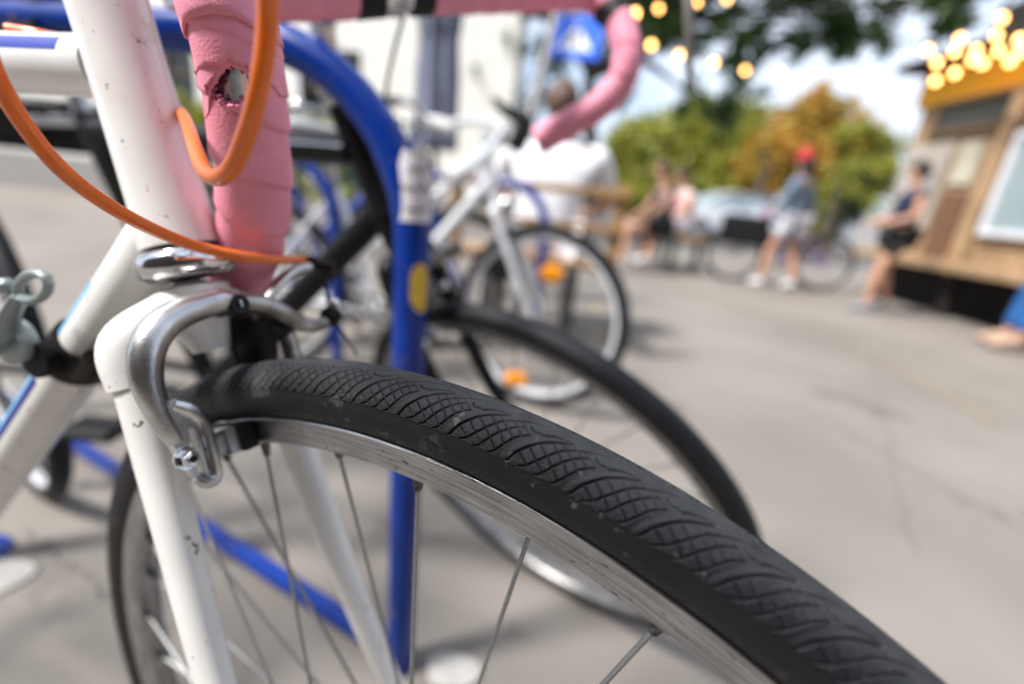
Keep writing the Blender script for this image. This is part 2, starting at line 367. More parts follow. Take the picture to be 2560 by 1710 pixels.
def pale_crown(m, half=.0075, col=(.036, .038, .043)):      # a paler, rougher middle strip of a tyre, measured across the tyre
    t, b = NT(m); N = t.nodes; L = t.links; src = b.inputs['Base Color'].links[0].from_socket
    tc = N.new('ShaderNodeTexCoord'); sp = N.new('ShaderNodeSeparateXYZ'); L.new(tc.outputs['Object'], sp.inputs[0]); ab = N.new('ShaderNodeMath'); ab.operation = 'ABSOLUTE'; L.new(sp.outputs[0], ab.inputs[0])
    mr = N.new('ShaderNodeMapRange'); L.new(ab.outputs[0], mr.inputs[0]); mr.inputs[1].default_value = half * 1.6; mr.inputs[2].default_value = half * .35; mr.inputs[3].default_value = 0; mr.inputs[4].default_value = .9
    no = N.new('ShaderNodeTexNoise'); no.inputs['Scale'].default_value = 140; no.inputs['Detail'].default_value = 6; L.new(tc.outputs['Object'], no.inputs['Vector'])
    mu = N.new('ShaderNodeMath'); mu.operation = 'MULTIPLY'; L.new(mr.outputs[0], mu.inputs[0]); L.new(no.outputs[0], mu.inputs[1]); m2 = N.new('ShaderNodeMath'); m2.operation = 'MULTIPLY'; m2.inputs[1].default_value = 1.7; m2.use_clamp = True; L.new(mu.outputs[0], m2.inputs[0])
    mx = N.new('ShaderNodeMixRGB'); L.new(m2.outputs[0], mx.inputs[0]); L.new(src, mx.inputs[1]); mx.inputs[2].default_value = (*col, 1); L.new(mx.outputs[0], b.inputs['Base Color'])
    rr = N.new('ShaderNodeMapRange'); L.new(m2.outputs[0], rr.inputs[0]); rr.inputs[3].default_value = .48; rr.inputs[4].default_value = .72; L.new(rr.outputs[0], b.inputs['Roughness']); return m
pale_crown(M_tyre)
M_tyre2 = mat('dusty_tyre_rubber', (.010, .011, .014), .55, spec=.24, var=.15, scale=60, bump=.3, bscale=900)

# ------------------------------------------------------------------ the white road bicycle
HC = Vector((-.0193, .1596, .3425)); HN = Vector((-.446, -.895, -.0063)).normalized()
UP = Vector((0, 0, 1)); UPW = (UP - UP.dot(HN) * HN).normalized(); FW = UPW.cross(HN)
HA = R(71.3)
S = math.sin(HA) * UPW - math.cos(HA) * FW; RF = math.sin(HA) * FW + math.cos(HA) * UPW
def hx(t, r=0.0, a=0.0): return HC - .045 * RF + t * S + r * RF + a * HN      # along / ahead of / beside the steering axis
hero = thing('road_bicycle', 'white racing bicycle in front whose black patterned tyre fills the lower right', 'bicycle', (HC.x, HC.y, 0))
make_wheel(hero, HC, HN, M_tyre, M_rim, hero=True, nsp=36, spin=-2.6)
# fork: crown, two blades, steerer
b = MB(); b.tube([hx(.352), hx(.366), hx(.376), hx(.386)], [.010, .015, .0165, .0155], 20)
sh = [hx(.3445, -.001, .0375), hx(.358, -.001, .0376), hx(.366, .0, .0345), hx(.373, 0, .022), hx(.380, 0, .0), hx(.373, 0, -.016), hx(.366, 0, -.0265), hx(.358, -.001, -.030), hx(.3445, -.001, -.030)]
b.tube(sh, [.0124, .0124, .0116, .0108, .0112, .0106, .0112, .0120, .0120], 24, sub=4, up=RF, ell=.9)
b.build('fork_crown', M_white, hero)
def blade(sg, a0, a1):
    pts = [hx(.352, 0, a0), hx(.30, 0, lerp(a0, a1, .15)), hx(.2, .001, lerp(a0, a1, .5)), hx(.12, .008, lerp(a0, a1, .8)), hx(.05, .025, a1), hx(.006, .043, a1)]
    f = MB(); f.tube(pts, [.0118, .0116, .0104, .0088, .0074, .007], 18, sub=5, ell=.80, up=RF); return f.build('fork_blade', M_white, hero)
for a_ in (.0372, -.0298):
    b = MB(); b.tube([hx(.3462, -.0008, a_), hx(.3444, -.0008, a_)], [.0120, .0120], 24, caps=True, ell=.84, up=RF); b.build('lug_seam', M_grease, hero)
blade(1, .0370, .0555); blade(-1, -.0275, -.044)
# head tube, cups, frame
TB = cw((-.957, -.150, .235)); TB.z = 0; TB.normalize()
b = MB(); b.tube([hx(.407), hx(.413), hx(.43), hx(.50), hx(.545), hx(.553)], [.0186, .0186, .0176, .0166, .0168, .0172], 40); b.build('head_tube', M_white, hero)
b = MB(); b.lathe([(.012, -.0062), (.0190, -.0060), (.0222, -.0035), (.0232, .0), (.0228, .004), (.0205, .0072), (.0175, .0085), (.012, .0085)], hx(.3968), S, 40); b.build('headset_race', M_chrome, hero)
b = MB(); b.lathe([(.012, 0), (.0185, 0), (.0205, .004), (.0205, .011), (.018, .015), (.012, .015)], hx(.5535), S, 36); b.build('headset_cup', M_black, hero)
tt0 = hx(.494); tt1 = tt0 + TB * .56
b = MB(); b.tube([tt0 + TB * .012, tt1], .0142, 32)
b.cur = 1
nside = S.cross(TB).normalized(); nside = nside if nside.dot(HN) > 0 else -nside
tup = TB.cross(nside).normalized(); tup = tup if tup.z > 0 else -tup
ang = [R(a) for a in np.linspace(12, 40, 7)]
P = np.array([[tuple(tt0 + TB * x + .01432 * (math.cos(a) * nside + math.sin(a) * tup)) for a in ang] for x in np.linspace(.026, .30, 10)])
b.grid(P); b.build('top_tube', [M_white, mat('dark_blue_stripe', (.006, .03, .33), .35, var=.1)], hero)
DD = (TB * math.cos(R(46)) - UP * math.sin(R(46))).normalized(); dt0 = hx(.420)
BB = dt0 + DD * .60
b = MB(); b.tube([dt0 + DD * .008, BB], .0158, 32)
dup = DD.cross(nside).normalized(); dup = dup if dup.z > 0 else -dup
def band(x0, x1, a0, a1, ci, r_=.01595):
    b.cur = ci; an = [R(a) for a in np.linspace(a0, a1, 5)]
    b.grid(np.array([[tuple(dt0 + DD * x + r_ * (math.cos(a) * nside + math.sin(a) * dup)) for a in an] for x in np.linspace(x0, x1, 8)]))
band(.030, .30, 44, 56, 1); band(.060, .32, 26, 40, 2, .016); band(.150, .5, 4, 22, 3, .0161)
b.build('down_tube', [M_white, mat('yellow_decal', (.80, .55, .06), .4, var=.1), mat('light_blue_decal', (.16, .50, .80), .4, var=.1), mat('dark_blue_decal', (.01, .02, .20), .4, var=.1)], hero)
SEAT = tt1; RH = BB + TB * .405 + UP * (.34 - BB.z)
b = MB(); b.tube([SEAT + UP * .03, BB], .0145, 20)
for sg in (-1, 1):
    b.tube([BB + nside * .02 * sg, RH + nside * .062 * sg], [.010, .0075], 12); b.tube([SEAT + nside * .012 * sg, RH + nside * .062 * sg], [.0075, .0065], 12)
b.tube([BB - nside * .034, BB + nside * .034], .02, 20)
b.build('rear_frame', M_white, hero)
make_wheel(hero, RH, nside, M_tyre2, M_rimdull, nsp=28)
b = MB(); sp_ = SEAT + UP * .03; b.tube([sp_, sp_ + UP * .12 + TB * .03], .0135, 16); b.build('seat_post', M_alu, hero)
b = MB(); sc_ = sp_ + UP * .135 + TB * .03
b.tube([sc_ - TB * .15, sc_ - TB * .06, sc_ + TB * .05, sc_ + TB * .12], [.014, .022, .06, .058], 20, sub=4, ell=.35, up=nside); b.build('saddle', M_black, hero)
# quill stem and bar with brake hoods above the picture
b = MB(); b.tube([hx(.56), hx(.66), hx(.69, .012), hx(.695, .09)], [.011, .011, .014, .015], 18, sub=4); b.build('stem', M_alu, hero)
bc = hx(.695, .09); b = MB(); pts = []
for sg in (1, -1):
    pts.append([bc + HN * sg * x + FW * f + UPW * z for x, f, z in ((0, 0, 0), (.12, 0, .0), (.185, .01, 0), (.205, .06, .0), (.208, .10, -.01))])
b.tube(pts[0], .0135, 14, sub=5); b.tube(pts[1], .0135, 14, sub=5); b.build('handlebar', M_black, hero)
# down-tube band with cable stop and shift levers
cc = dt0 + DD * .120
b = MB(); b.lathe([(.016, -.012), (.0185, -.012), (.0190, -.008), (.0190, .008), (.0185, .012), (.016, .012)], cc, DD, 36)
b.tube([cc + nside * .014, cc + nside * .026], .0105, 20)
b.tube([cc + nside * .01 - dup * .014 - DD * .0, cc + nside * .018 - dup * .020 - DD * .03], [.006, .004], 10)
b.tube([cc - dup * .014, cc - dup * .026 - DD * .03, hx(.378, -.024, -.005)], [.008, .007, .006], 10, sub=4); b.build('shifter_clamp', M_grease, hero)
b = MB(); c1 = cc + nside * .026 + dup * .014
b.lathe([(.0, -.003), (.012, -.003), (.0125, .003), (.011, .006), (.006, .008), (.006, .013), (.0, .0135)], c1, nside, 24)
b.tube([c1 + nside * .004, c1 + nside * .008 - DD * .020 + dup * .002, c1 + nside * .007 - DD * .038 + dup * .004], [.0075, .0052, .0042], 12, sub=4, ell=.6, up=nside)
lp = [c1 + nside * .007 - DD * (.038 + .016 * (1 - math.cos(a)) * .8) + dup * (.004 + .0065 * math.sin(a) - .004 * (1 - math.cos(a))) for a in np.linspace(0, 2 * math.pi, 17)]
b.tube(lp, .0024, 8, caps=False)
b.ball(c1 + nside * .008 - DD * .036 + dup * .012, .0045); b.build('shift_lever', mat('grey_alloy_lever', (.33, .38, .38), .42, .6, var=.15), hero)

# side-pull brake: all arms lie in one plane ahead of the crown
PO = hx(0, .030)
def BP(px, py, dr=0.0):
    u = Vector(MC @ np.array([(px - 1280) / FPX, (py - 855) / FPX, 1.0])); o = Vector((0, 0, CAMH))
    t = (PO + RF * dr - o).dot(RF) / u.dot(RF); return o + u * t
b = MB(); arm = [(590, 757), (550, 752), (506, 764), (449, 785), (404, 815), (374, 860), (364, 912), (370, 968), (392, 1024), (418, 1072), (440, 1105)]
b.tube([BP(*p) for p in arm], [.0046, .0064, .0068, .0072, .0074, .0073, .0069, .0062, .0053, .0044, .0036], 18, sub=4, ell=.95, up=RF)
ol = [(418, 1012), (438, 1006), (462, 1016), (492, 1030), (512, 1052), (524, 1090), (535, 1135), (545, 1180), (541, 1202), (525, 1213), (503, 1212), (482, 1196), (462, 1168), (434, 1130), (414, 1088), (408, 1045)]
hl = [(462, 1074), (464, 1068), (470, 1067), (476, 1070), (480, 1080), (486, 1102), (494, 1130), (503, 1160), (509, 1182), (507, 1190), (501, 1193), (494, 1187), (486, 1172), (477, 1148), (468, 1115), (463, 1090)]
b.plate([BP(*p) for p in ol], RF, .006, holes=([BP(*p) for p in hl],))
rimpath = [BP(*p, .0022) for p in [(430, 1012), (462, 1022), (488, 1036), (506, 1056), (517, 1092), (528, 1137), (537, 1180), (532, 1198), (514, 1203), (492, 1192)]]
b.tube(rimpath, [.003, .0036, .0036, .0034, .0032, .0032, .0032, .0034, .0032, .0024], 10, sub=4)
b.build('brake_arm', M_alu, hero)
b = MB(); b.tube([BP(600, 757, -.004), BP(650, 762, -.004), BP(700, 782, -.003), BP(745, 806, -.003), BP(785, 815, -.002), BP(812, 803, -.001), BP(826, 788)], [.006, .0068, .0066, .006, .005, .0042, .0036], 16, sub=4, ell=.8, up=RF)
b.tube([BP(655, 770, -.006), BP(700, 800, -.008), BP(722, 850, -.008), BP(735, 900, -.008)], [.006, .0055, .005, .005], 12, sub=3, ell=.7); b.build('brake_arm', M_dullalu, hero)
b = MB(); b.tube([BP(660, 752, -.008), BP(690, 715, -.008), BP(728, 682, -.008), BP(772, 668, -.006)], [.0048, .0052, .0056, .0050], 14, sub=4, ell=.55, up=RF); b.build('cable_arm', M_alu, hero)
b = MB(); pc = BP(590, 762, .002)
b.lathe([(.0, .0035), (.0018, .0035), (.0022, .004), (.0046, .0042), (.0052, .003), (.0054, -.006), (.004, -.008)], pc, RF, 24)
b.tube([pc - RF * .03, pc], .0045, 12); b.build('pivot_bolt', M_black, hero)
b = MB(); b.box(pc + RF * .0046, (.0012, .0034, .0012), Matrix((tuple(HN), tuple(S), tuple(RF))).transposed(), .0003); b.build('bolt_slot', M_alu, hero)
b = MB(); b.tube([BP(640, 800, -.014), BP(640, 850, -.016), BP(650, 905, -.02)], [.010, .011, .009], 12, sub=3)
b.tube([BP(600, 790, -.016), BP(600, 850, -.022), BP(612, 900, -.025)], [.006, .006, .005], 10, sub=3); b.tube([BP(655, 820, -.01), BP(715, 830, -.01)], .006, 10); b.build('brake_spring', M_grease, hero)
# pad, holder and its fixing bolt, in wheel coordinates
WM = wheel_frame(HC, HN)
def wl(phi, r_, a_): return WM @ Vector((a_, r_ * math.sin(R(phi)), r_ * math.cos(R(phi))))
PHI0 = -25
def pad_block(p0, p1, a0, a1, r0, r1, bm, n=6):
    P = []
    for p in np.linspace(p0, p1, n):
        P.append([tuple(wl(p, r0, a0)), tuple(wl(p, r1, a0)), tuple(wl(p, r1, a1)), tuple(wl(p, r0, a1))])
    P = np.array(P); b0 = bm.n; bm.grid(P, wj=True)
    bm.f.append((b0, b0 + 1, b0 + 2, b0 + 3)); bm.mi.append(bm.cur); e = b0 + (n - 1) * 4; bm.f.append((e + 3, e + 2, e + 1, e)); bm.mi.append(bm.cur)
b = MB(); pad_block(-30, -20.2, .0113, .0178, .3030, .3162, b); b.build('brake_pad', M_black, hero)
b = MB(); pad_block(-30, -20.9, .0180, .0225, .3032, .3158, b); pad_block(-30, -21.4, .0225, .0290, .3036, .3062, b); pad_block(-30, -21.4, .0225, .0290, .3130, .3156, b); pad_block(-23.0, -21.4, .0225, .0292, .3036, .3156, b)
b.tube([wl(-31, .310, .02), wl(-31, .310, .042)], .0028, 10)
b.build('pad_holder', mat('satin_aluminium', (.58, .58, .58), .42, .85, var=.12, scale=90), hero)
bo = BP(466, 1146, .004); b = MB(); hexp = [(.0, .0062), (.0020, .0062), (.0024, .0058), (.0032, .0058), (.0037, .0050), (.0037, .0)]
b.lathe(hexp, bo, RF, 6); b.lathe([(.0, .001), (.0050, .001), (.0050, -.0014), (0, -.0014)], bo, RF, 24); b.build('pad_bolt', M_chrome, hero)
b = MB(); b.lathe([(.0, .0064), (.0017, .0064), (.0017, .0063), (.0, .0063)], bo, RF, 6); b.build('bolt_socket', M_black, hero)
# cables
b = MB(); b.tube([V(-60, 60, .125), V(-10, 190, .135), V(60, 310, .143), V(150, 420, .152), V(260, 506, .165), V(380, 572, .185), V(500, 618, .21), V(620, 643, .226), V(700, 649, .250), V(756, 649, .282)], .0026, 16, sub=8); b.build('brake_cable', M_orange, hero)
b = MB(); b.tube([V(752, 649, .291), V(775, 651, .295), V(800, 664, .295), V(835, 668, .295)], [.0033, .0033, .0036, .0036], 12, sub=3); b.tube([V(800, 664, .295), V(812, 690, .293), V(818, 740, .29), V(826, 790, .288)], .0011, 8, sub=3)
b.tube([BP(826, 788), BP(846, 815), BP(872, 855), BP(893, 888)], .0007, 6); b.ball(BP(828, 790), .0065); b.build('cable_ferrule', M_grease, hero)
b = MB(); b.ball(BP(836, 760, .002), .0038); b.build('cable_nut', M_chrome, hero)
b = MB(); b.tube([V(655, -120, .105), V(668, -40, .112), V(668, 60, .117), V(655, 180, .121), V(628, 300, .126), V(590, 400, .133), V(562, 437, .138), V(536, 444, .144), V(510, 425, .152), V(488, 370, .168), V(468, 310, .20), V(452, 280, .232), V(425, 255, .27), V(330, 190, .275), V(200, 112, .262), V(110, 88, .252), V(20, 72, .250)], .0026, 16, sub=8); b.build('brake_cable', M_orange, hero)

# ------------------------------------------------------------------ blue rack
M_stick = mat('white_paper_sticker', (.70, .67, .70), .7, var=.06, scale=60)
M_yell = mat('yellow_paint_sticker', (.80, .50, .04), .6, var=.12, scale=120)
M_ink = mat('black_marker_ink', (.03, .03, .035), .6)
RB0 = Vector((-.128, .545, 0)); RD = cw((-.98, -.15, .13)); RD.z = 0; RD.normalize()
RR = .0208
def rk(s_, z): return Vector((RB0.x, RB0.y, 0)) + RD * s_ + Vector((0, 0, z)) + Vector((.022, -.022, 0)) * 0
def hoop(base, d, name, label, width=.86, h=.890, rad=.20, r=RR, lean=Vector((0, 0, 0)), plates=True):
    t = thing(name, label, 'bike rack', tuple(base), 'blue tubular bicycle racks')
    pts = []
    for a in np.linspace(0, 1, 6): pts.append(base + lean * 0 + Vector((0, 0, (h - rad) * a)))
    for a in np.linspace(0, math.pi / 2, 12)[1:]: pts.append(base + d * rad * (1 - math.cos(a)) + Vector((0, 0, h - rad + rad * math.sin(a))))
    for a in np.linspace(0, 1, 6)[1:]: pts.append(base + d * lerp(rad, width - rad, a) + Vector((0, 0, h)))
    for a in np.linspace(0, math.pi / 2, 12)[1:]: pts.append(base + d * (width - rad + rad * math.sin(a)) + Vector((0, 0, h - rad + rad * math.cos(a))))
    for a in np.linspace(1, 0, 6)[1:]: pts.append(base + d * width + Vector((0, 0, (h - rad) * a)))
    pts = [p + lean * (p.z - base.z) for p in pts]
    b = MB(); b.tube(pts, r, 36); b.build('hoop_tube', M_blue, t)
    for q in ((base, base + d * width) if plates else (base + d * width,)):
        b = MB(); b.lathe([(0, .001), (.055, .001), (.055, .007), (.026, .008), (.024, .012), (.0212, .013)], q, (0, 0, 1), 28); b.build('foot_plate', M_blue, t)
    return t
POSTX = Vector((.03, 0, 0))
HP = Vector((RB0.x, RB0.y, 0))
LEAN = Vector((.0, -.012, 0))
rack = hoop(HP - LEAN * .0, RD, 'bike_rack', 'blue tubular bicycle rack with a torn white sticker and yellow patch on its post', lean=LEAN, plates=False)
def postp(z, a, r=RR + .0006):     # on the near post's surface, angle a from the direction facing the camera
    c = HP + Vector((0, 0, z)) + LEAN * z; f = Vector((-c.x, -c.y, 0)).normalized(); s = Vector((0, 0, 1)).cross(f)
    return c + (f * math.cos(a) + s * math.sin(a)) * r
def patch(bm, z0, z1, a0, a1, edge=None, r=RR + .0006, nz=14, na=14):
    P = []
    for i, z in enumerate(np.linspace(0, 1, nz)):
        row = []
        for a in np.linspace(0, 1, na):
            zz = lerp(z0, z1, z) if edge is None else lerp(z0, edge(a), z)
            row.append(tuple(postp(zz, lerp(a0, a1, a), r)))
        P.append(row)
    bm.grid(np.array(P))
ztop = [.645, .652, .668, .672, .660, .676, .682, .668, .672, .655, .648, .640]
ZS = .716
b = MB(); patch(b, ZS, ZS + .075, R(-62), R(75), edge=lambda a: np.interp(a, np.linspace(0, 1, 12), [z - .6725 + ZS + .078 for z in ztop])); b.build('paper_sticker', M_stick, rack)
for zc, a0, a1, amp, fr in ((.056, -18, 40, .0022, 9), (.036, -42, 50, .0034, 13), (.014, -22, 44, .0028, 11)):
    b = MB(); pts = [postp(ZS + zc + amp * math.sin(fr * 2.1 * q) * (.5 + .5 * math.sin(17 * q + fr)), R(lerp(a0, a1, q)), RR + .0011) for q in np.linspace(0, 1, 46)]
    b.tube(pts, [.0004 + .0004 * abs(math.sin(i * .9)) for i in range(46)], 5); b.build('handwritten_line', M_ink, rack)
def yel(zb, zt):
    P = []
    for a in np.linspace(-1, 1, 17):
        e = math.sqrt(max(0, 1 - a * a)); P.append([tuple(postp(lerp(zb, zt, q), R(28 + 30 * a), RR + .0008)) for q in np.linspace(.5 - .5 * (.45 + .55 * e) - (.10 * a), .5 + .5 * (.45 + .55 * e), 10)])
    return np.array(P)
b = MB(); b.grid(yel(ZS - .104, ZS - .046)); b.build('yellow_patch', M_yell, rack)
rail_end = G(60, 1040)
rt = thing('ground_rail', 'low blue steel rail lying on the paving from the foot of the rack post', 'rail', (HP.x, HP.y, 0))
b = MB(); dr = (rail_end - HP); dr.z = 0; L_ = dr.length; dr.normalize()
b.box(HP + dr * (L_ / 2 + .25) + Vector((0, 0, .022)), (L_ + .5 - .06, .03, .024), Matrix.Rotation(math.atan2(dr.y, dr.x), 4, 'Z'), .004); b.build('flat_bar', M_blue, rt)
b = MB(); P = []
for q in np.linspace(0, 1, 14):
    a = q * math.pi; P.append([tuple(HP + RD * lerp(.44, .60, k) + Vector((0, 0, .89)) + Vector((0, -math.cos(a) * .040 + .004 * math.sin(k * 9), math.sin(a) * .036 - .05 * (1 - math.sin(a)) + .004 * math.sin(k * 14)))) for k in np.linspace(0, 1, 12)])
b.grid(np.array(P)); o_ = b.build('cloth_bag', mat('navy_black_cloth', (.012, .014, .026), .9, var=.2, scale=20, bump=.5, bscale=90, spec=.2), auto=0); md = o_.modifiers.new('thick', 'SOLIDIFY'); md.thickness = .012; tag(o_, 'dark navy cloth bag slung over the top bar of the blue rack', 'bag')
hoop(Vector((.10, 2.15, 0)), Vector((-.93, .36, 0)).normalized(), 'bike_rack', 'blue tubular bicycle rack between the silver bicycle and the man in white on the bench', width=.8, h=.80, plates=False)
hoop(Vector((-.66, 1.62, 0)), Vector((-.95, .3, 0)).normalized(), 'bike_rack', 'blue tubular bicycle rack behind the black bicycle, seen left of the nearest rack post', width=.7, h=.80, plates=False)
hoop(Vector((-1.48, 1.15, 0)), Vector((-.98, .1, 0)).normalized(), 'bike_rack', 'blue tubular bicycle rack at the far left behind the handlebar of the white bicycle', width=.8, h=.97, plates=False)

# ------------------------------------------------------------------ the black bicycle with pink tape
black = thing('road_bicycle', 'black bicycle leaning behind the blue rack, its drop handlebar wrapped in torn pink tape', 'bicycle', (.055, .64, 0))
BC = Vector((.0547, .6375, .3133)); BN = Vector((-.4931, -.7658, -.4127)).normalized()
make_wheel(black, BC, BN, M_tyre2, M_rimdull, nsp=32, spin=4)
def cv(p): return V(*p)
b = MB(); b.tube([V(858, 268, .53), V(875, 305, .535), V(905, 380, .545), V(945, 490, .56), V(965, 545, .565)], [.0175, .0185, .0175, .0175, .0185], 24); b.build('head_tube', M_blackpaint, black)
hd = (V(858, 268, .53) - V(965, 545, .565)).normalized()
b = MB(); b.lathe([(.01, -.002), (.021, -.002), (.022, .006), (.018, .010), (.021, .013), (.021, .02), (.014, .026), (.01, .026)], V(856, 264, .53), hd, 28); b.build('headset_cup', M_alu, black)
b = MB(); b.tube([V(885, 378, .545), V(700, 368, .60), V(560, 352, .64), V(241, 327, .70)], .0175, 20)
b.build('top_tube', M_blackpaint, black)
b = MB(); P = []
for q in np.linspace(.0, 1, 12):
    c = lerp(V(866, 362, .543), V(560, 340, .64), q); P.append([tuple(c + Vector((0, -.010, .0)) + Vector((0, .009 * w_, .0005 - .004 * w_ * w_))) for w_ in (-1, -.5, 0, .5, 1)])
b.grid(np.array(P)); b.build('tube_highlight', M_silver, black)  # silver strip laid along the tube top as a painted highlight
BBB = V(530, 960, .78)
b = MB(); b.tube([V(958, 525, .565), V(690, 800, .68), BBB], .0185, 20); b.build('down_tube', M_blackpaint, black)
BSC = V(214, 290, .72)
b = MB(); b.tube([BSC, BBB], .0165, 20); b.build('seat_tube', M_blackpaint, black)
BRH = V(5, 875, .98); bside = Vector((BN.x, BN.y, BN.z * .5)).normalized()
b = MB()
for sg in (-1, 1):
    b.tube([BBB + bside * .03 * sg, BRH + bside * .06 * sg], .009, 10)
b.build('rear_stays', M_blackpaint, black)
_bd = cw((-.82, -.12, .53)); _bd.z = 0; BRN = _bd.cross(Vector((0, 0, 1))).normalized()
make_wheel(black, BRH, BRN, M_tyre2, M_rimwhite, nsp=28, r=.019, Rt=.3235)
b = MB(); b.tube([BSC, V(165, 170, .70)], .0135, 14); b.build('seat_post', M_alu, black)
b = MB(); s0 = V(150, 40, .68); sd = cw((.95, .12, -.25)).normalized()
b.tube([s0 + sd * .14, s0 + sd * .05, s0 - sd * .06, s0 - sd * .13], [.018, .026, .062, .06], 18, sub=4, ell=.5, up=cw((.3, .1, .9)))
b.build('saddle', M_black, black)
b = MB(); r0 = V(215, 262, .74); r1 = V(-60, 262, .80); off_ = cw((.15, .3, .9)).normalized() * .10
for sg in (0, 1): b.tube([r0 + off_ * sg, r1 + off_ * sg], .006, 8)
for q in np.linspace(0, 1, 5): b.tube([lerp(r0, r1, q), lerp(r0, r1, q) + off_], .005, 8)
b.build('luggage_rack', M_black, black)
b = MB(); pf = V(-60, 345, .84); b.tube([V(200, 302, .77), V(-60, 302, .84)], .008, 8); b.build('rack_strut', M_silver, black)
b = MB(); b.box((V(60, 285, .84) + V(60, 330, .84)) / 2, (.34, .10, .09), Matrix.Rotation(R(14), 4, 'Z'), .02); b.build('pannier_bag', M_black, black)
b = MB()
for k_ in range(6): b.lathe([(.012, 0), (.024 + .004 * k_, 0), (.024 + .004 * k_, .0018), (.012, .0018)], BRH - BRN * (.024 + .004 * (6 - k_)), BRN, 28)
b.build('cassette', M_dullalu, black)
b = MB(); q0 = BRH - BRN * .05; b.tube([q0, q0 + Vector((.03, 0, -.06)), q0 + Vector((.07, .0, -.13)), q0 + Vector((.05, 0, -.19))], [.012, .012, .010, .008], 10, sub=3)
for e_ in ((.07, 0, -.12), (.05, 0, -.19)): b.lathe([(.004, -.003), (.024, -.002), (.024, .002), (.004, .003)], q0 + Vector(e_), BRN, 20)
b.build('rear_derailleur', M_dullalu, black)
# crank
b = MB(); b.lathe([(.085, -.0015), (.088, -.001), (.088, .001), (.085, .0015), (.07, .001), (.07, -.001)], BBB - bside * .045, bside, 48)
for k in range(5):
    a = k * 2 * math.pi / 5; q = bside.to_track_quat('Z', 'X').to_matrix() @ Vector((math.cos(a), math.sin(a), 0)); b.tube([BBB - bside * .045, BBB - bside * .045 + q * .074], .005, 8)
b.tube([BBB - bside * .05, BBB + bside * .05], .012, 14); b.build('chainring', M_dullalu, black)
b = MB(); cr = cw((-.85, .22, .45)).normalized(); b.tube([BBB + bside * .055, BBB + bside * .06 + cr * .168], [.012, .009], 12); b.build('crank', M_dullalu, black)
b = MB(); b.box(BBB + bside * .10 + cr * .168, (.09, .06, .022), None, .005); b.build('pedal', M_black, black)
# fork, brake
b = MB(); fc = V(1010, 640, .58)
b.tube([V(965, 545, .565), fc], .017, 16)
for a0, a1 in ((.035, .052), (-.035, -.052)):
    e = BC + BN * a1; b.tube([fc + BN * a0 * .6, fc + BN * a0 + (e - fc) * .06, lerp(fc + BN * a0, e, .6) - cw((.02, 0, 0)), e], [.014, .0135, .011, .007], 14, sub=4)
b.build('fork', M_blackpaint, black)
b = MB(); b.tube([V(1000, 690, .56), V(1040, 660, .55), V(1090, 645, .555), V(1150, 612, .56)], [.007, .010, .009, .008], 12, sub=4); b.tube([V(1010, 700, .56), V(1000, 760, .57), V(1035, 850, .58), V(1090, 870, .60)], [.009, .008, .007, .006], 12, sub=4)
b.build('brake_arm', M_dullalu, black)
for q in ((1110, 715, .57), (1085, 830, .58), (1062, 860, .57)):
    b = MB(); b.ball(V(*q), .0065); b.build('brake_bolt', M_chrome, black)
b = MB(); b.tube([V(1040, -40, .42), V(1019, 5, .45), V(970, 195, .50), V(950, 380, .53)], .0022, 8, sub=4)
b.tube([V(1085, 650, .56), V(1060, 500, .6), V(1040, 300, .6)], .0018, 8, sub=4); b.build('brake_cable', M_black, black)
b = MB(); b.box(V(975, 445, .60), (.05, .02, .075), Matrix.Rotation(R(15), 4, 'Y'), .006); b.build('red_lamp', mat('pale_red_lens', (.75, .22, .25), .4, var=.2), black)
b = MB(); b.ball(V(975, 545, .60), .017, sc=(.7, .5, 1.2)); b.build('orange_lamp', M_reflector, black)
# stem
STQ = [V(856, 264, .53), V(832, 170, .51), V(810, 90, .49), V(812, 30, .475), V(880, -6, .445), V(985, -16, .405)]
b = MB(); b.tube(STQ, [.0125, .0125, .0125, .014, .0155, .018], 18, sub=5); b.build('stem', M_alu, black)
# handlebar: bare tube, wrapped tape on both sides
tops = [V(420, -40, .300), V(520, -18, .318), V(700, -6, .338), V(880, -8, .366), V(985, -14, .385), V(1070, -14, .40), V(1250, -14, .44), V(1400, -16, .475), V(1478, -14, .495)]
farp = tops[-1:] + [V(1532, 28, .492), V(1560, 85, .488), V(1568, 150, .49), V(1545, 215, .50), V(1495, 265, .51), V(1430, 305, .52), V(1345, 352, .535)]
nearp = [V(590, -330, .225), V(540, -170, .205), V(545, -60, .195), V(562, 15, .190), V(590, 105, .194), V(608, 200, .201), V(620, 300, .209), V(632, 395, .219), V(638, 480, .230), V(633, 560, .244), V(618, 635, .262), V(600, 695, .283), V(588, 722, .300)]
link = [V(590, -330, .225), V(500, -320, .25), V(400, -180, .28), V(420, -40, .300)]
b = MB(); b.tube(tops, .0125, 20, sub=4); b.tube(farp, .0118, 20, sub=5); b.tube(nearp, .0124, 24, sub=5); b.tube(link, .0118, 16, sub=4); b.build('handlebar', M_bar, black)
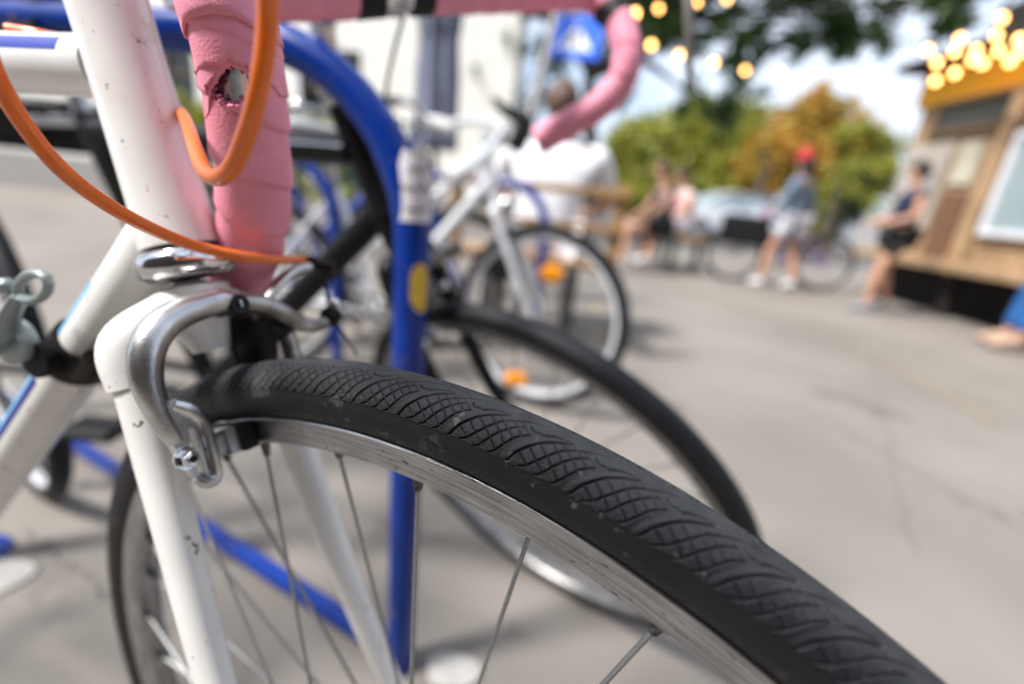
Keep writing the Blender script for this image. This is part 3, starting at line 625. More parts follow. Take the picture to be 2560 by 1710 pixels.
def wrap(path, r0, pitch, step, name, hole=None, n=48, seedk=0, parent=black, r1=None, mtl=None, res=.0016, thin=None):
    """bar tape: spiral overlap steps as real relief; faces inside the torn hole are left out"""
    P, _ = smooth(np.array([tuple(p) for p in path]), np.zeros(len(path)), 24)
    Ls = np.concatenate([[0], np.cumsum(np.linalg.norm(np.diff(P, axis=0), axis=1))]); m = int(Ls[-1] / res)
    s_ = np.linspace(0, Ls[-1], m); C_ = np.stack([np.interp(s_, Ls, P[:, k]) for k in range(3)], 1)
    T = np.gradient(C_, axis=0); T /= np.linalg.norm(T, axis=1)[:, None]
    v0 = np.array([0, 0, CAMH]) - C_[m // 2]; v0 /= np.linalg.norm(v0); U = []; u = v0
    for i in range(m): u = u - (u @ T[i]) * T[i]; u /= np.linalg.norm(u); U.append(u)
    # carry the frame so that angle 0 faces the camera side at the middle
    U = np.array(U); B = np.cross(T, U); ang = np.linspace(-np.pi, np.pi, n, endpoint=False)
    ph = (s_[:, None] / pitch + ang[None] / (2 * np.pi) * 1.0 + .06 * np.sin(ang[None] * 2 + s_[:, None] * 40)) % 1.0
    saw = np.where(ph < .90, ph / .90, (1 - ph) / .10)
    rr = r0 + step * saw + .00015 * np.sin(ang * 3 + s_[:, None] * 90) * np.sin(s_[:, None] * 55) + RNG.normal(0, .00005, (m, n))
    if thin is not None: rr = rr * np.interp(s_ / Ls[-1], *zip(*thin))[:, None]
    Q = C_[:, None] + rr[..., None] * (np.cos(ang)[None, :, None] * U[:, None] + np.sin(ang)[None, :, None] * B[:, None])
    F = []
    for i in range(m - 1):
        for j in range(n):
            a_ = ang[j]
            if hole is not None and hole(s_[i], a_): continue
            F.append((i * n + j, (i + 1) * n + j, (i + 1) * n + (j + 1) % n, i * n + (j + 1) % n))
    b = MB(); b.add(Q.reshape(-1, 3), F)
    if hole is None:
        b.f.append(tuple(range(n))); b.mi.append(0); b.f.append(tuple((m - 1) * n + j for j in range(n))[::-1]); b.mi.append(0)
    o = b.build(name, mtl or M_tape, parent, auto=0)
    if hole is not None:
        md = o.modifiers.new('thick', 'SOLIDIFY'); md.thickness = .0022; md.offset = -1
    def at(sv, a_, rad):
        c = np.array([np.interp(sv, s_, C_[:, k]) for k in range(3)]); i = min(m - 1, int(sv / Ls[-1] * m)); return Vector(c + rad * (math.cos(a_) * U[i] + math.sin(a_) * B[i]))
    return at, Ls[-1]
wrap(tops[:4], .0148, .026, .0012, 'bar_tape'); wrap(tops[5:], .0148, .026, .0012, 'bar_tape'); wrap(farp, .0152, .026, .0010, 'bar_tape')
NP_, _ = smooth(np.array([tuple(p) for p in nearp]), np.zeros(len(nearp)), 24)
class Tube0:                       # the near drop's centre line with a carried frame: place(s, a, r) and find(px, py)
    def __init__(t, P):
        L_ = np.concatenate([[0], np.cumsum(np.linalg.norm(np.diff(P, axis=0), axis=1))]); t.L = L_[-1]; m = 600; t.s = np.linspace(0, t.L, m)
        t.C = np.stack([np.interp(t.s, L_, P[:, k]) for k in range(3)], 1); T = np.gradient(t.C, axis=0); T /= np.linalg.norm(T, axis=1)[:, None]
        u = np.array([0, 0, CAMH]) - t.C[m // 2]; u /= np.linalg.norm(u); U = []
        for i in range(m): u = u - (u @ T[i]) * T[i]; u /= np.linalg.norm(u); U.append(u)
        t.U = np.array(U); t.B = np.cross(T, t.U)
    def place(t, s, a, r):
        g_ = lambda A: np.stack([np.interp(s, t.s, A[:, k]) for k in range(3)], -1)
        return g_(t.C) + np.asarray(r)[..., None] * (np.cos(a)[..., None] * g_(t.U) + np.sin(a)[..., None] * g_(t.B))
    def find(t, px, py, r=.0158):
        if not hasattr(t, 'tab'):
            S_, A_ = np.meshgrid(np.linspace(.05, .20, 300), np.linspace(-1.5, 1.7, 160), indexing='ij'); Q = (t.place(S_, A_, np.full(S_.shape, r)) - [0, 0, CAMH]) @ MC
            t.tab = (S_, A_, 1280 + FPX * Q[..., 0] / Q[..., 2], 855 + FPX * Q[..., 1] / Q[..., 2], Q[..., 2])
        S_, A_, X_, Y_, Z_ = t.tab; d = (X_ - px) ** 2 + (Y_ - py) ** 2 + (Z_ * 1000) ** 2 * .02; k = np.unravel_index(np.argmin(d), d.shape); return S_[k], A_[k]
ND = Tube0(NP_)
HOLE = np.array([ND.find(*p) for p in [(531, 236), (532, 215), (544, 203), (553, 190), (562, 180), (577, 176), (598, 180), (614, 188), (628, 200), (632, 225), (622, 246), (604, 243), (596, 252), (580, 246), (568, 254), (556, 240), (545, 242)]]); HOLE = HOLE.mean(0) + (HOLE - HOLE.mean(0)) * [1.28, 1.18]
def inside(s_, a_):
    c = np.zeros(s_.shape, bool); n = len(HOLE)
    for i in range(n):
        (x1, y1), (x2, y2) = HOLE[i], HOLE[(i + 1) % n]; k = ((y1 > a_) != (y2 > a_)) & (s_ < (x2 - x1) * (a_ - y1) / (y2 - y1 + 1e-12) + x1); c ^= k
    return c
def tape_skin(name, s0, s1, a0, a1, r_, m, n, th, cut=False, wrapn=True, pitch=.026, step=.0016, taper=None):
    S_, A_ = np.meshgrid(np.linspace(s0, s1, m), np.linspace(a0, a1, n), indexing='ij')
    ph = (S_ / pitch + A_ / (2 * np.pi) + .05 * np.sin(A_ * 2 + S_ * 40) + .45) % 1.0; saw = np.where(ph < .93, ph / .93, (1 - ph) / .07) * step
    rr = r_ + (saw if wrapn else 0) + RNG.normal(0, .00004, S_.shape) + .00012 * np.sin(A_ * 5 + S_ * 300)
    if taper is not None: rr = rr * np.interp(S_ / s1, *zip(*taper))
    P = ND.place(S_, A_, rr); ok = ~inside(S_ + RNG.normal(0, .00022, S_.shape), A_ + RNG.normal(0, .012, S_.shape)) if cut else np.ones(S_.shape, bool)
    idx = np.arange(m * n).reshape(m, n); F = []
    for i in range(m - 1):
        for j_ in range(n - 1):
            if ok[i, j_]: F.append((idx[i, j_], idx[i + 1, j_], idx[i + 1, j_ + 1], idx[i, j_ + 1]))
    b = MB(); b.add(P.reshape(-1, 3), F); o = b.build(name, M_tape, black, auto=0); md = o.modifiers.new('thick', 'SOLIDIFY'); md.thickness = th; md.offset = -1; return o
tape_skin('bar_tape', .0, ND.L, -np.pi, np.pi, .0146, 520, 170, .0016, cut=True, taper=[(0, 1), (.85, 1), (.93, .95), (1, .82)])
def flap(edge, s0, r_, dr, rag, seed, lift=.0006, n=150, th=.0012):
    """a loose turn of tape: from s0 down to an edge given in the picture, curling up a little along it"""
    E2 = sorted([ND.find(*p)[::-1] for p in edge]); ea = np.array([e[0] for e in E2]); es = np.array([e[1] for e in E2]); rg = np.random.default_rng(seed)
    aa = np.linspace(-2.2, 2.2, n); se = np.interp(aa, ea, es); se = se + rg.normal(0, rag, n) * ((aa > ea[0] + .05) & (aa < ea[-1] - .02))
    q = np.linspace(0, 1, 44)[:, None]; S_ = s0 + (se[None] - s0) * q; A_ = np.broadcast_to(aa, S_.shape); rr = r_ + dr * q + lift * q ** 8 + .00012 * np.sin(A_ * 7 + S_ * 400)
    b = MB(); b.grid(ND.place(S_, A_, rr)); o = b.build('tape_flap', M_tape, black, auto=0); md = o.modifiers.new('thick', 'SOLIDIFY'); md.thickness = th; md.offset = 1
edB = [(497, 250), (505, 290), (513, 300), (521, 298), (527, 284), (529, 252), (531, 226), (543, 204), (553, 188), (566, 172), (580, 166), (600, 174), (618, 184), (634, 205), (640, 240), (648, 262), (658, 272), (663, 292), (672, 310), (690, 314), (706, 322)]
flap(edB, .085, .0159, .0006, .00026, 3, lift=.0005, th=.0009)
edA = [(498, 186), (508, 174), (525, 164), (545, 160), (562, 159), (569, 148), (576, 143), (584, 156), (596, 160), (608, 170), (614, 160), (624, 176), (645, 190), (668, 206), (690, 232), (694, 240)]
flap(edA, .06, .0167, .0006, .00016, 5, lift=.0004, th=.0009)
edT = [(462, 95), (467, 84), (478, 62), (495, 46), (515, 39), (537, 37), (560, 40), (585, 48), (612, 62), (640, 80), (660, 96), (672, 110)]
flap(edT, .02, .0175, .0007, .00003, 7, lift=.0002, th=.0008)
b = MB(); hp = HOLE                  # crumbs of foam along the rim of the hole and below it
for k in range(230):
    i = random.randrange(len(hp)); p = hp[i] + (hp[(i + 1) % len(hp)] - hp[i]) * random.random(); lower = p[0] > hp[:, 0].mean()
    if not lower and random.random() < .65: continue
    c = ND.place(np.array(p[0] + random.gauss(.0006 if lower else 0, .0009)), np.array(p[1] + random.gauss(0, .05)), np.array(.0148 + random.uniform(-.0008, .0009)))
    b.ball(c, random.uniform(.0003, .0009), 5, sc=(random.uniform(.5, 1.5), random.uniform(.5, 1.5), random.uniform(.5, 1.5)))
for k in range(60):
    s_, a_ = ND.find(random.uniform(545, 620), random.gauss(285, 18)); b.ball(ND.place(np.array(s_), np.array(a_), np.array(.0160)), random.uniform(.0003, .0007), 4, sc=(1.6, .8, .7))
b.build('torn_foam', M_tapetorn, black)
b = MB(); b.tube([V(1510, 18, .496), V(1532, 30, .492), V(1548, 52, .49)], .0166, 24); b.build('tape_band', M_black, black)
b = MB(); b.tube([lerp(tops[3], tops[4], .02), lerp(tops[3], tops[4], .62)], .0162, 24); b.build('tape_band', M_black, black)
b = MB(); b.tube([lerp(tops[4], tops[5], .45), lerp(tops[4], tops[5], 1.0)], .0162, 24); b.build('tape_band', M_black, black)
b = MB(); b.tube([V(1560, -60, .50), V(1640, -90, .50), V(1715, -70, .50)], [.016, .016, .013], 14, sub=4); b.build('brake_hood', M_black, black)
b = MB(); b.tube([V(1712, -70, .50), V(1722, 10, .50), V(1722, 100, .505), V(1722, 170, .51), V(1732, 212, .515), V(1742, 232, .515)], [.0075, .0068, .0055, .0042, .0026, .0014], 12, sub=4, ell=.6); b.build('brake_lever', mat('brown_grey_lever', (.16, .14, .13), .4, .5), black)

# ------------------------------------------------------------------ setting: ground
def ground_mat():
    m = mat('asphalt', (.225, .204, .182), .9, var=.06, scale=1.1, bump=.8, bscale=140, col2=(.175, .157, .139), spec=.2)
    speckle(m, (.13, .125, .12), .63, 260, 1.0); speckle(m, (.42, .40, .38), .66, 190, 4.0); speckle(m, (.15, .135, .12), .62, 1.6, 7.0); return m
g = MB(); g.add([(-150, -100, 0), (200, -100, 0), (200, 300, 0), (-150, 300, 0)], [(0, 1, 2, 3)]); tag(g.build('ground', ground_mat()), kind='structure')
M_line = mat('faded_yellow_road_paint', (.27, .235, .17), .85, var=.25, scale=25)
g = MB()
def strip(p, q, w_, z=.004):
    d = (q - p).normalized(); s = Vector((-d.y, d.x, 0)) * w_ / 2; g.add([tuple(x + Vector((0, 0, z))) for x in (p - s, p + s, q + s, q - s)], [(0, 3, 2, 1)])
strip(G(1600, 690), G(1880, 772), .09); strip(G(2120, 862), G(2500, 1066), .07)
tag(g.build('road_marking', M_line), kind='structure')
cr_ = random.Random(5)
g = MB()
for px, py, qx, qy in ((1560, 760, 2560, 935), (1980, 1010, 2560, 1330), (2180, 905, 2290, 1390), (60, 1330, 420, 1600)):
    a, b2 = G(px, py), G(qx, qy); prev = a
    for k in range(1, 31):
        p = lerp(a, b2, k / 30) + Vector((cr_.uniform(-.018, .018), cr_.uniform(-.018, .018), 0)); w_ = cr_.uniform(.001, .006)
        dd = (p - prev).normalized(); nn2 = Vector((-dd.y, dd.x, 0)) * w_ / 2; g.add([tuple(x + Vector((0, 0, .003))) for x in (prev - nn2, prev + nn2, p + nn2, p - nn2)], [(0, 3, 2, 1)]); prev = p
tag(g.build('asphalt_crack', mat('crack_fill', (.155, .138, .122), .9)), kind='structure')
M_patch = mat('pale_concrete_paver', (.44, .42, .39), .8, var=.1, scale=30)
for k, (px, py, r1, r2) in enumerate(((-10, 1452, .05, .05), (1130, 1680, .045, .032))):
    c = G(px, py); b = MB(); n = 18
    v = [(c.x + r1 * math.cos(a) * (1 + .12 * math.sin(3 * a + k)), c.y + r2 * math.sin(a) * (1 + .1 * math.cos(2 * a)), z) for z in (.0005, .006) for a in np.linspace(0, 2 * math.pi, n, endpoint=False)]
    b.add(v, [tuple(range(n, 2 * n))] + [(i, (i + 1) % n, n + (i + 1) % n, n + i) for i in range(n)])
    tag(b.build('paver', M_patch), ('pale round concrete paver on the paving at the left edge', 'pale concrete paver on the paving at the foot of the blue rack post')[k], 'paver')
M_leafy = mat('fallen_yellow_leaf', (.62, .42, .10), .7, var=.2)
for k, (px, py, lab) in enumerate(((1480, 770, 'yellow fallen leaf seen inside the right half of the silver bicycle wheel'), (1492, 838, 'yellow fallen leaf lowest of those inside the silver bicycle wheel'), (1400, 815, 'tan fallen leaf just right of the silver bicycle front axle'), (1290, 770, 'tan fallen leaf left of the silver bicycle fork'))):
    c = G(px, py); a0 = k * 1.3; b = MB(); n = 10
    v = [(c.x + (.034 + .014 * math.cos(2 * a)) * math.cos(a + a0), c.y + (.034 + .014 * math.cos(2 * a)) * math.sin(a + a0), .008 + .006 * math.sin(2 * a)) for a in np.linspace(0, 2 * math.pi, n, endpoint=False)]
    b.add(v, [tuple(range(n))]); tag(b.build('fallen_leaf', M_leafy), lab, 'leaf', 'yellow leaves on the asphalt')

# ------------------------------------------------------------------ generic parked bicycle in its own frame (x forward, y left, z up, rear axle at the origin)
def city_bike(name, label, rear, front, frame_m, hn=None, wr=.335, tyre_r=.02, knobs=False, mixte=True, rimm=None, lean=0.0, parts_bar=True, saddle_m=None, fender=None, spk=24):
    rear = Vector(rear); front = Vector(front); X = (front - rear); X.z = 0; wb = X.length; X.normalize(); Z = Vector((0, 0, 1)); Y = Z.cross(X)
    if lean: Z = (Z + Y * lean).normalized(); Y = Z.cross(X)
    O = Vector((rear.x, rear.y, 0)) + Z * wr
    t = thing(name, label, 'bicycle', (O.x, O.y, 0)); k = wb / 1.05
    P = lambda x, y, z: O + X * (x * k) + Y * y + Z * (z - wr)
    Rr = wr - 2 * tyre_r - .0; kw = dict(Rr=wr - 1.55 * tyre_r, Rt=wr - tyre_r, r=tyre_r, hw=tyre_r * .62, ri=wr - 1.55 * tyre_r - .018, nsp=spk, knobs=knobs)
    make_wheel(t, P(0, 0, wr), Y, M_tyre2, rimm or M_rimdull, **kw)
    fc = Vector((front.x, front.y, P(1.05, 0, wr).z)); make_wheel(t, fc, hn or Y, M_tyre2, rimm or M_rimdull, **kw)
    bb = P(.44, 0, .28); sc = P(.30, 0, .70); ht = P(.80, 0, .93); hb = P(.845, 0, .76)
    b = MB(); b.tube([ht, hb], .02, 16); b.build('head_tube', frame_m, t)
    b = MB(); b.tube([lerp(ht, hb, .8), bb], .021, 16); b.build('down_tube', frame_m, t)
    b = MB()
    if mixte:
        for sg in (-1, 1): b.tube([lerp(ht, hb, .35) + Y * .015 * sg, P(.40, .028 * sg, .50), P(.0, .06 * sg, wr)], .012, 12)
    else: b.tube([lerp(ht, hb, .25), sc], .018, 14)
    b.build('top_tube', frame_m, t)
    b = MB(); b.tube([sc, bb], .017, 14); b.build('seat_tube', frame_m, t)
    b = MB()
    for sg in (-1, 1): b.tube([sc + Y * .012 * sg, P(0, .06 * sg, wr)], .008, 10); b.tube([bb + Y * .03 * sg, P(0, .06 * sg, wr)], .010, 10)
    b.build('rear_stays', frame_m, t)
    b = MB(); nn = (Vector(hn) if hn else Y).normalized(); nn = nn if nn.dot(Y) > 0 else -nn
    cr = P(.875, 0, .70); b.tube([hb, cr], .018, 14)
    for sg in (-1, 1): b.tube([cr, cr + nn * .045 * sg, cr + nn * .052 * sg + (fc - cr) * .12, lerp(cr, fc, .7) + nn * .054 * sg, fc + nn * .055 * sg], [.014, .015, .014, .012, .009], 12, sub=3)
    b.build('fork', frame_m, t)
    b = MB(); b.tube([sc, P(.26, 0, .86)], .0135, 12); b.build('seat_post', M_alu, t)
    b = MB(); s0 = P(.24, 0, .90); b.tube([s0 + X * .15, s0 + X * .05, s0 - X * .05, s0 - X * .12], [.018, .03, .075, .07], 16, sub=4, ell=.4, up=Y); b.build('saddle', saddle_m or M_black, t)
    b = MB(); b.lathe([(.080, -.002), (.084, 0), (.080, .002), (.066, 0)], bb - Y * .045, Y, 40)
    for q in range(5):
        a = q * 2 * math.pi / 5; b.tube([bb - Y * .045, bb - Y * .045 + (X * math.cos(a) + Z * math.sin(a)) * .07], .006, 8)
    b.tube([bb - Y * .06, bb + Y * .06], .012, 12); b.build('chainring', M_dullalu, t)
    for sg in (-1, 1):
        cd = (X * .8 - Z * .6) * sg; b = MB(); b.tube([bb - Y * .062 * sg, bb - Y * .066 * sg + cd * .168], [.012, .009], 10); cn = b.build('crank', M_alu, t)
        b = MB(); b.box(bb - Y * .11 * sg + cd * .168, (.09, .08, .024), Matrix((tuple(X), tuple(Y), tuple(Z))).transposed().to_4x4(), .006); b.build('pedal', M_black, cn)
    if parts_bar:
        b = MB(); st = P(.785, 0, 1.0); b.tube([ht, st, st + X * .06], .013, 12); b.build('stem', M_alu, t)
        b = MB(); c = st + X * .06
        b.tube([c + Y * .29 - X * .14 + Z * .02, c + Y * .24 - X * .04 + Z * .03, c + Y * .1 + Z * .01, c, c - Y * .1 + Z * .01, c - Y * .24 - X * .04 + Z * .03, c - Y * .29 - X * .14 + Z * .02], .012, 12, sub=4); b.build('handlebar', M_alu, t)
        for sg in (-1, 1):
            b = MB(); b.tube([c + Y * .27 * sg - X * .09 + Z * .025, c + Y * .30 * sg - X * .17 + Z * .015], .017, 12); b.build('grip', M_black, t)
    if fender:
        for ctr, a0, a1 in ((P(0, 0, wr), -30, 95), (fc, -40, 35)):
            b = MB(); P_ = []
            nn_ = Y if ctr is not fc else nn; xx = nn_.cross(Z) if nn_.cross(Z).dot(X) > 0 else -nn_.cross(Z)
            for a in np.linspace(R(a0), R(a1), 20): P_.append([tuple(ctr + (-xx * math.sin(a) + Z * math.cos(a)) * (wr + .02 - .006 * w_ * w_) + nn_ * .027 * w_) for w_ in (-1, -.5, 0, .5, 1)])
            b.grid(np.array(P_)); b.build('mudguard', fender, t)
    return t, P, fc, nn

silver, SP, sfc, snn = city_bike('city_bicycle', 'silver step-through city bicycle with amber spoke reflectors standing in front of the man in white', V(655, 700, 1.72), (.0845, 1.6095, .335), M_silver, hn=(-.3967, -.9156, .03), tyre_r=.023, knobs=True, parts_bar=False, saddle_m=mat('grey_vinyl_saddle', (.35, .36, .38), .5), fender=None, rimm=M_rimwhite)
b = MB(); b.tube([SP(.80, 0, .93), V(1296, 360, 1.55), V(1290, 322, 1.52)], .015, 14, sub=3); b.build('stem', M_alu, silver)
b = MB(); b.tube([V(1120, 446, 1.30), V(1165, 425, 1.34), V(1215, 385, 1.40), V(1243, 345, 1.46), V(1262, 318, 1.52), V(1225, 305, 1.62), V(1160, 302, 1.74), V(1110, 316, 1.84)], [.019, .020, .017, .013, .013, .013, .014, .019], 16, sub=5); b.build('handlebar', mat('bright_anodised_bar', (.80, .81, .82), .3, .4), silver)
b = MB(); b.tube([V(1058, 305, 1.8), V(1095, 312, 1.8), V(1132, 324, 1.8)], [.028, .030, .026], 16); b.build('grip', mat('white_rubber_grip', (.78, .78, .76), .6), silver)
b = MB(); b.tube([V(1120, 448, 1.29), V(1160, 428, 1.33)], [.025, .024], 16); b.build('grip', MATS['white_rubber_grip'], silver)
b = MB(); b.tube([V(1235, 245, 1.5), V(1262, 275, 1.5), V(1310, 300, 1.5), V(1322, 330, 1.5)], [.010, .018, .026, .016], 12, sub=4); b.build('brake_lever', M_black, silver)
b = MB(); b.box(V(1300, 345, 1.52), (.06, .05, .09), Matrix.Rotation(R(20), 4, 'Y'), .015); b.build('twist_shifter', M_black, silver)
b = MB(); b.ball(V(1212, 350, 1.5), .024, sc=(1, .5, 1)); b.build('bell', mat('dark_grey_bell', (.06, .07, .08), .3, .5), silver)
b = MB(); b.tube([V(1290, 330, 1.5), V(1275, 400, 1.5), V(1290, 470, 1.55), V(1283, 530, 1.6)], .003, 6, sub=4); b.build('brake_cable', M_black, silver)
for q, (x_, z_) in enumerate(((0.03, .17), (-.06, -.25))):
    fwv = snn.cross(Vector((0, 0, 1))); fwv = fwv if fwv.x > 0 else -fwv
    c = sfc + fwv * x_ + Vector((0, 0, z_)) - snn * 0; b = MB(); b.ball(c - Vector((0, .02, 0)), .045, 10, sc=(1, .22, .72)); b.build('spoke_reflector', M_reflector, silver)
b = MB(); b.ball(V(1267, 512, 1.55), .026, sc=(1, .8, 1)); b.build('headlamp', M_chrome, silver)
b = MB(); b.tube([V(1282, 530, 1.6), V(1225, 505, 1.66), V(1170, 500, 1.72), V(1100, 560, 1.8)], .02, 12, sub=4, ell=.3); b.build('mudguard', M_black, silver)
b = MB(); b.box(V(1265, 660, 1.9), (.16, .10, .12), None, .03); b.build('bottle_pouch', M_black, silver)
b = MB(); b.ball(V(745, 270, 1.7), .026, sc=(1, .8, 1)); b.build('tail_lamp', M_chrome, silver)
b = MB(); b.ball(V(842, 480, 1.7), .028); b.build('valve_light', mat('lime_plastic_ball', (.60, .85, .05), .4), silver)
second, _, _, _ = city_bike('city_bicycle', 'dark green bicycle parked farthest back in the row of bicycles, mostly hidden', (-1.75, 2.75, .335), (-.72, 2.45, .335), mat('dark_green_bike_paint', (.02, .05, .04), .35), spk=16, mixte=False)
third, _, _, _ = city_bike('city_bicycle', 'blue bicycle parked between the silver bicycle and the cream wall', (-1.25, 1.90, .335), (-.28, 2.12, .335), mat('blue_bike_paint', (.01, .06, .42), .3, spec=.3), spk=16, mixte=True, saddle_m=MATS['grey_vinyl_saddle'])
purple, PP, _, _ = city_bike('city_bicycle', 'purple bicycle parked beside the kiosk behind the woman in the red cap', (3.62, 5.60, .335), (2.60, 5.75, .335), mat('purple_bike_paint', (.28, .16, .50), .35), spk=16, mixte=True)
b = MB(); b.box(PP(1.0, 0, .62), (.52, .32, .34), Matrix.Rotation(R(-20), 4, 'Z'), .04); tag(b.build('carrier_bag', M_black), 'black soft bag sitting on the front of the purple bicycle', 'bag')

# ------------------------------------------------------------------ trees and shrubs
def leaf_mat(name, cols, rough=.55):
    m = bpy.data.materials.new(name); t, bs = NT(m); N = t.nodes; L = t.links
    tc = N.new('ShaderNodeTexCoord'); no = N.new('ShaderNodeTexNoise'); no.inputs['Scale'].default_value = 1.1; no.inputs['Detail'].default_value = 8; no.inputs['Roughness'].default_value = .8
    L.new(tc.outputs['Object'], no.inputs['Vector']); rp = N.new('ShaderNodeValToRGB'); L.new(no.outputs[0], rp.inputs[0])
    e = rp.color_ramp.elements; e[0].position = .32; e[1].position = .68; e[0].color = (*cols[0], 1); e[1].color = (*cols[-1], 1)
    for i, c in enumerate(cols[1:-1]): x = e.new(.32 + .36 * (i + 1) / (len(cols) - 1)); x.color = (*c, 1)
    L.new(rp.outputs[0], bs.inputs['Base Color']); bs.inputs['Roughness'].default_value = rough
    tr = N.new('ShaderNodeBsdfTranslucent'); L.new(rp.outputs[0], tr.inputs[0]); mx = N.new('ShaderNodeMixShader'); mx.inputs[0].default_value = .3
    L.new(bs.outputs[0], mx.inputs[1]); L.new(tr.outputs[0], mx.inputs[2]); L.new(mx.outputs[0], N['Material Output'].inputs[0]); MATS[name] = m; return m
def crown(parent, clumps, size, m, name='crown'):
    Vv = []
    for c, rad, n in clumps:
        c = np.array(tuple(c)); rad = np.array(rad if hasattr(rad, '__len__') else (rad,) * 3, float)
        sub = max(3, n // 70); cs = RNG.normal(0, 1, (sub, 3)); cs /= np.linalg.norm(cs, axis=1)[:, None]; cs *= RNG.uniform(.25, 1, (sub, 1)) ** .5 * .8
        p = cs[RNG.integers(0, sub, n)] + RNG.normal(0, .17, (n, 3)); p = c + p * rad
        a = RNG.normal(0, 1, (n, 3)); a /= np.linalg.norm(a, axis=1)[:, None]; b_ = np.cross(a, RNG.normal(0, 1, (n, 3))); b_ /= np.linalg.norm(b_, axis=1)[:, None]
        s = RNG.uniform(.6, 1.25, (n, 1)) * size; nn = np.cross(a, b_)
        Vv.append(np.stack([p - a * s, p - b_ * s * .45 + nn * s * .12, p + a * s, p + b_ * s * .45 + nn * s * .12], 1))
    Vv = np.concatenate(Vv); n = len(Vv); me = bpy.data.meshes.new(name); me.vertices.add(n * 4); me.vertices.foreach_set('co', Vv.reshape(-1).astype(np.float32))
    me.loops.add(n * 4); me.loops.foreach_set('vertex_index', np.arange(n * 4, dtype=np.int32)); me.polygons.add(n); me.polygons.foreach_set('loop_start', np.arange(0, n * 4, 4, dtype=np.int32))
    me.materials.append(m); me.update(); me.validate(); o = bpy.data.objects.new(name, me); COL.objects.link(o)
    if parent: o.parent = parent; o.matrix_parent_inverse = wm(parent).inverted()
    return o
M_bark = mat('grey_brown_bark', (.12, .095, .075), .9, var=.3, scale=12, bump=.8, bscale=60)
M_dark = leaf_mat('dark_leaves', [(.016, .042, .008), (.035, .085, .015), (.09, .15, .025)])
M_green = leaf_mat('yellow_green_leaves', [(.08, .12, .015), (.26, .27, .03), (.46, .42, .06)])
M_orangel = leaf_mat('orange_autumn_leaves', [(.20, .20, .03), (.45, .28, .04), (.62, .30, .05)])
M_bush = leaf_mat('dark_bush_leaves', [(.010, .022, .008), (.02, .035, .01), (.05, .08, .02)])
def tree(name, label, base, top, r0, limbs, clumps, size, m, cat='tree', group=None):
    t = thing(name, label, cat, tuple(base), group); b = MB(); base = Vector(base); top = Vector(top)
    b.tube([base - Vector((0, 0, .05)), lerp(base, top, .3) + Vector((.03, 0, 0)), lerp(base, top, .7) - Vector((.05, 0, 0)), top], [r0 * 1.25, r0, r0 * .8, r0 * .5], 14, sub=3)
    for e in limbs: b.tube([lerp(base, top, .75), lerp(lerp(base, top, .95), Vector(e), .4) + Vector((0, 0, .15)), Vector(e)], [r0 * .5, r0 * .3, r0 * .08], 8, sub=3)
    b.build('trunk', M_bark, t); crown(t, clumps, size, m); return t
def cl(lst, dens): return [(V(px, py, z), (rx, rx, rz), int(dens * rx * rx * rz * 100)) for px, py, z, rx, rz in lst]
bigc = [(1225, 50, 7.6, .30, .28), (1285, 110, 7.6, .30, .45), (1330, 40, 7.6, .55, .5), (1345, 200, 8, .26, .7), (1130, 10, 7.6, .3, .2), (1185, 165, 7.6, .14, .22), (1290, 240, 7.8, .14, .3), (1400, 110, 8, .45, .7),
        (2420, 20, 6.8, .55, .5), (2480, -40, 6.6, .8, .5), (1640, 100, 9, .55, .35), (1760, 110, 9, .5, .45), (1990, 140, 8.5, .5, .3), (2200, 100, 8, .5, .35), (1680, 0, 9, 1.0, .6), (1560, 60, 9.5, .9, .6), (1470, -30, 9.5, 1.2, .5), (1680, 60, 9, .8, .6), (1700, -60, 9, 1.2, .5), (1560, 260, 10.5, .32, .9), (1590, 160, 10, .35, .6),
        (1880, 40, 8.5, .75, .7), (1930, 130, 8.5, .55, .4), (2020, 50, 8.5, .9, .6), (2150, 60, 8, .7, .55), (2110, 130, 8, .4, .25), (2260, 0, 8, .7, .35), (2360, 50, 8.2, .4, .35), (2050, -100, 8, 1.4, .5),
        (1850, -120, 8, 1.4, .5), (2350, -120, 7.5, 1.2, .5), (1810, 230, 11, .7, .85), (1740, 250, 11.5, .55, .7), (1850, 170, 10, .5, .5), (1790, 300, 12, .6, .5), (1900, 220, 11, .35, .35), (2350, 110, 8.2, .25, .2)]
tree('plane_tree', 'tall dark leaved tree whose canopy hangs over the street', G(1480, 560) * .62 + Vector((0, 0, 0)), V(1480, 60, 10.2), .17,
     [V(px, py, z) for px, py, z, _, _ in bigc[::2]], cl(bigc, 20), .085, M_dark)
tree('street_tree', 'yellow green leaved tree behind the seated people', Vector((4.6, 17.5, 0)), Vector((4.6, 17.5, 2.2)), .12, [Vector((4, 17.4, 3)), Vector((5.4, 17.5, 3))],
     cl([(1620, 400, 17, 1.7, 1.5), (1700, 350, 17, 1.7, 1.3), (1620, 480, 16.5, 1.6, 1.3), (1780, 420, 17, 1.8, 1.6), (1700, 500, 16.5, 1.7, 1.2), (1590, 370, 17.5, 1.2, 1.2), (1800, 500, 16.5, 1.6, 1.1), (1850, 330, 17.5, 1.4, 1.3), (1760, 300, 17, 1.0, .9), (1880, 420, 17, 1.3, 1.5)], 13), .14, M_green)
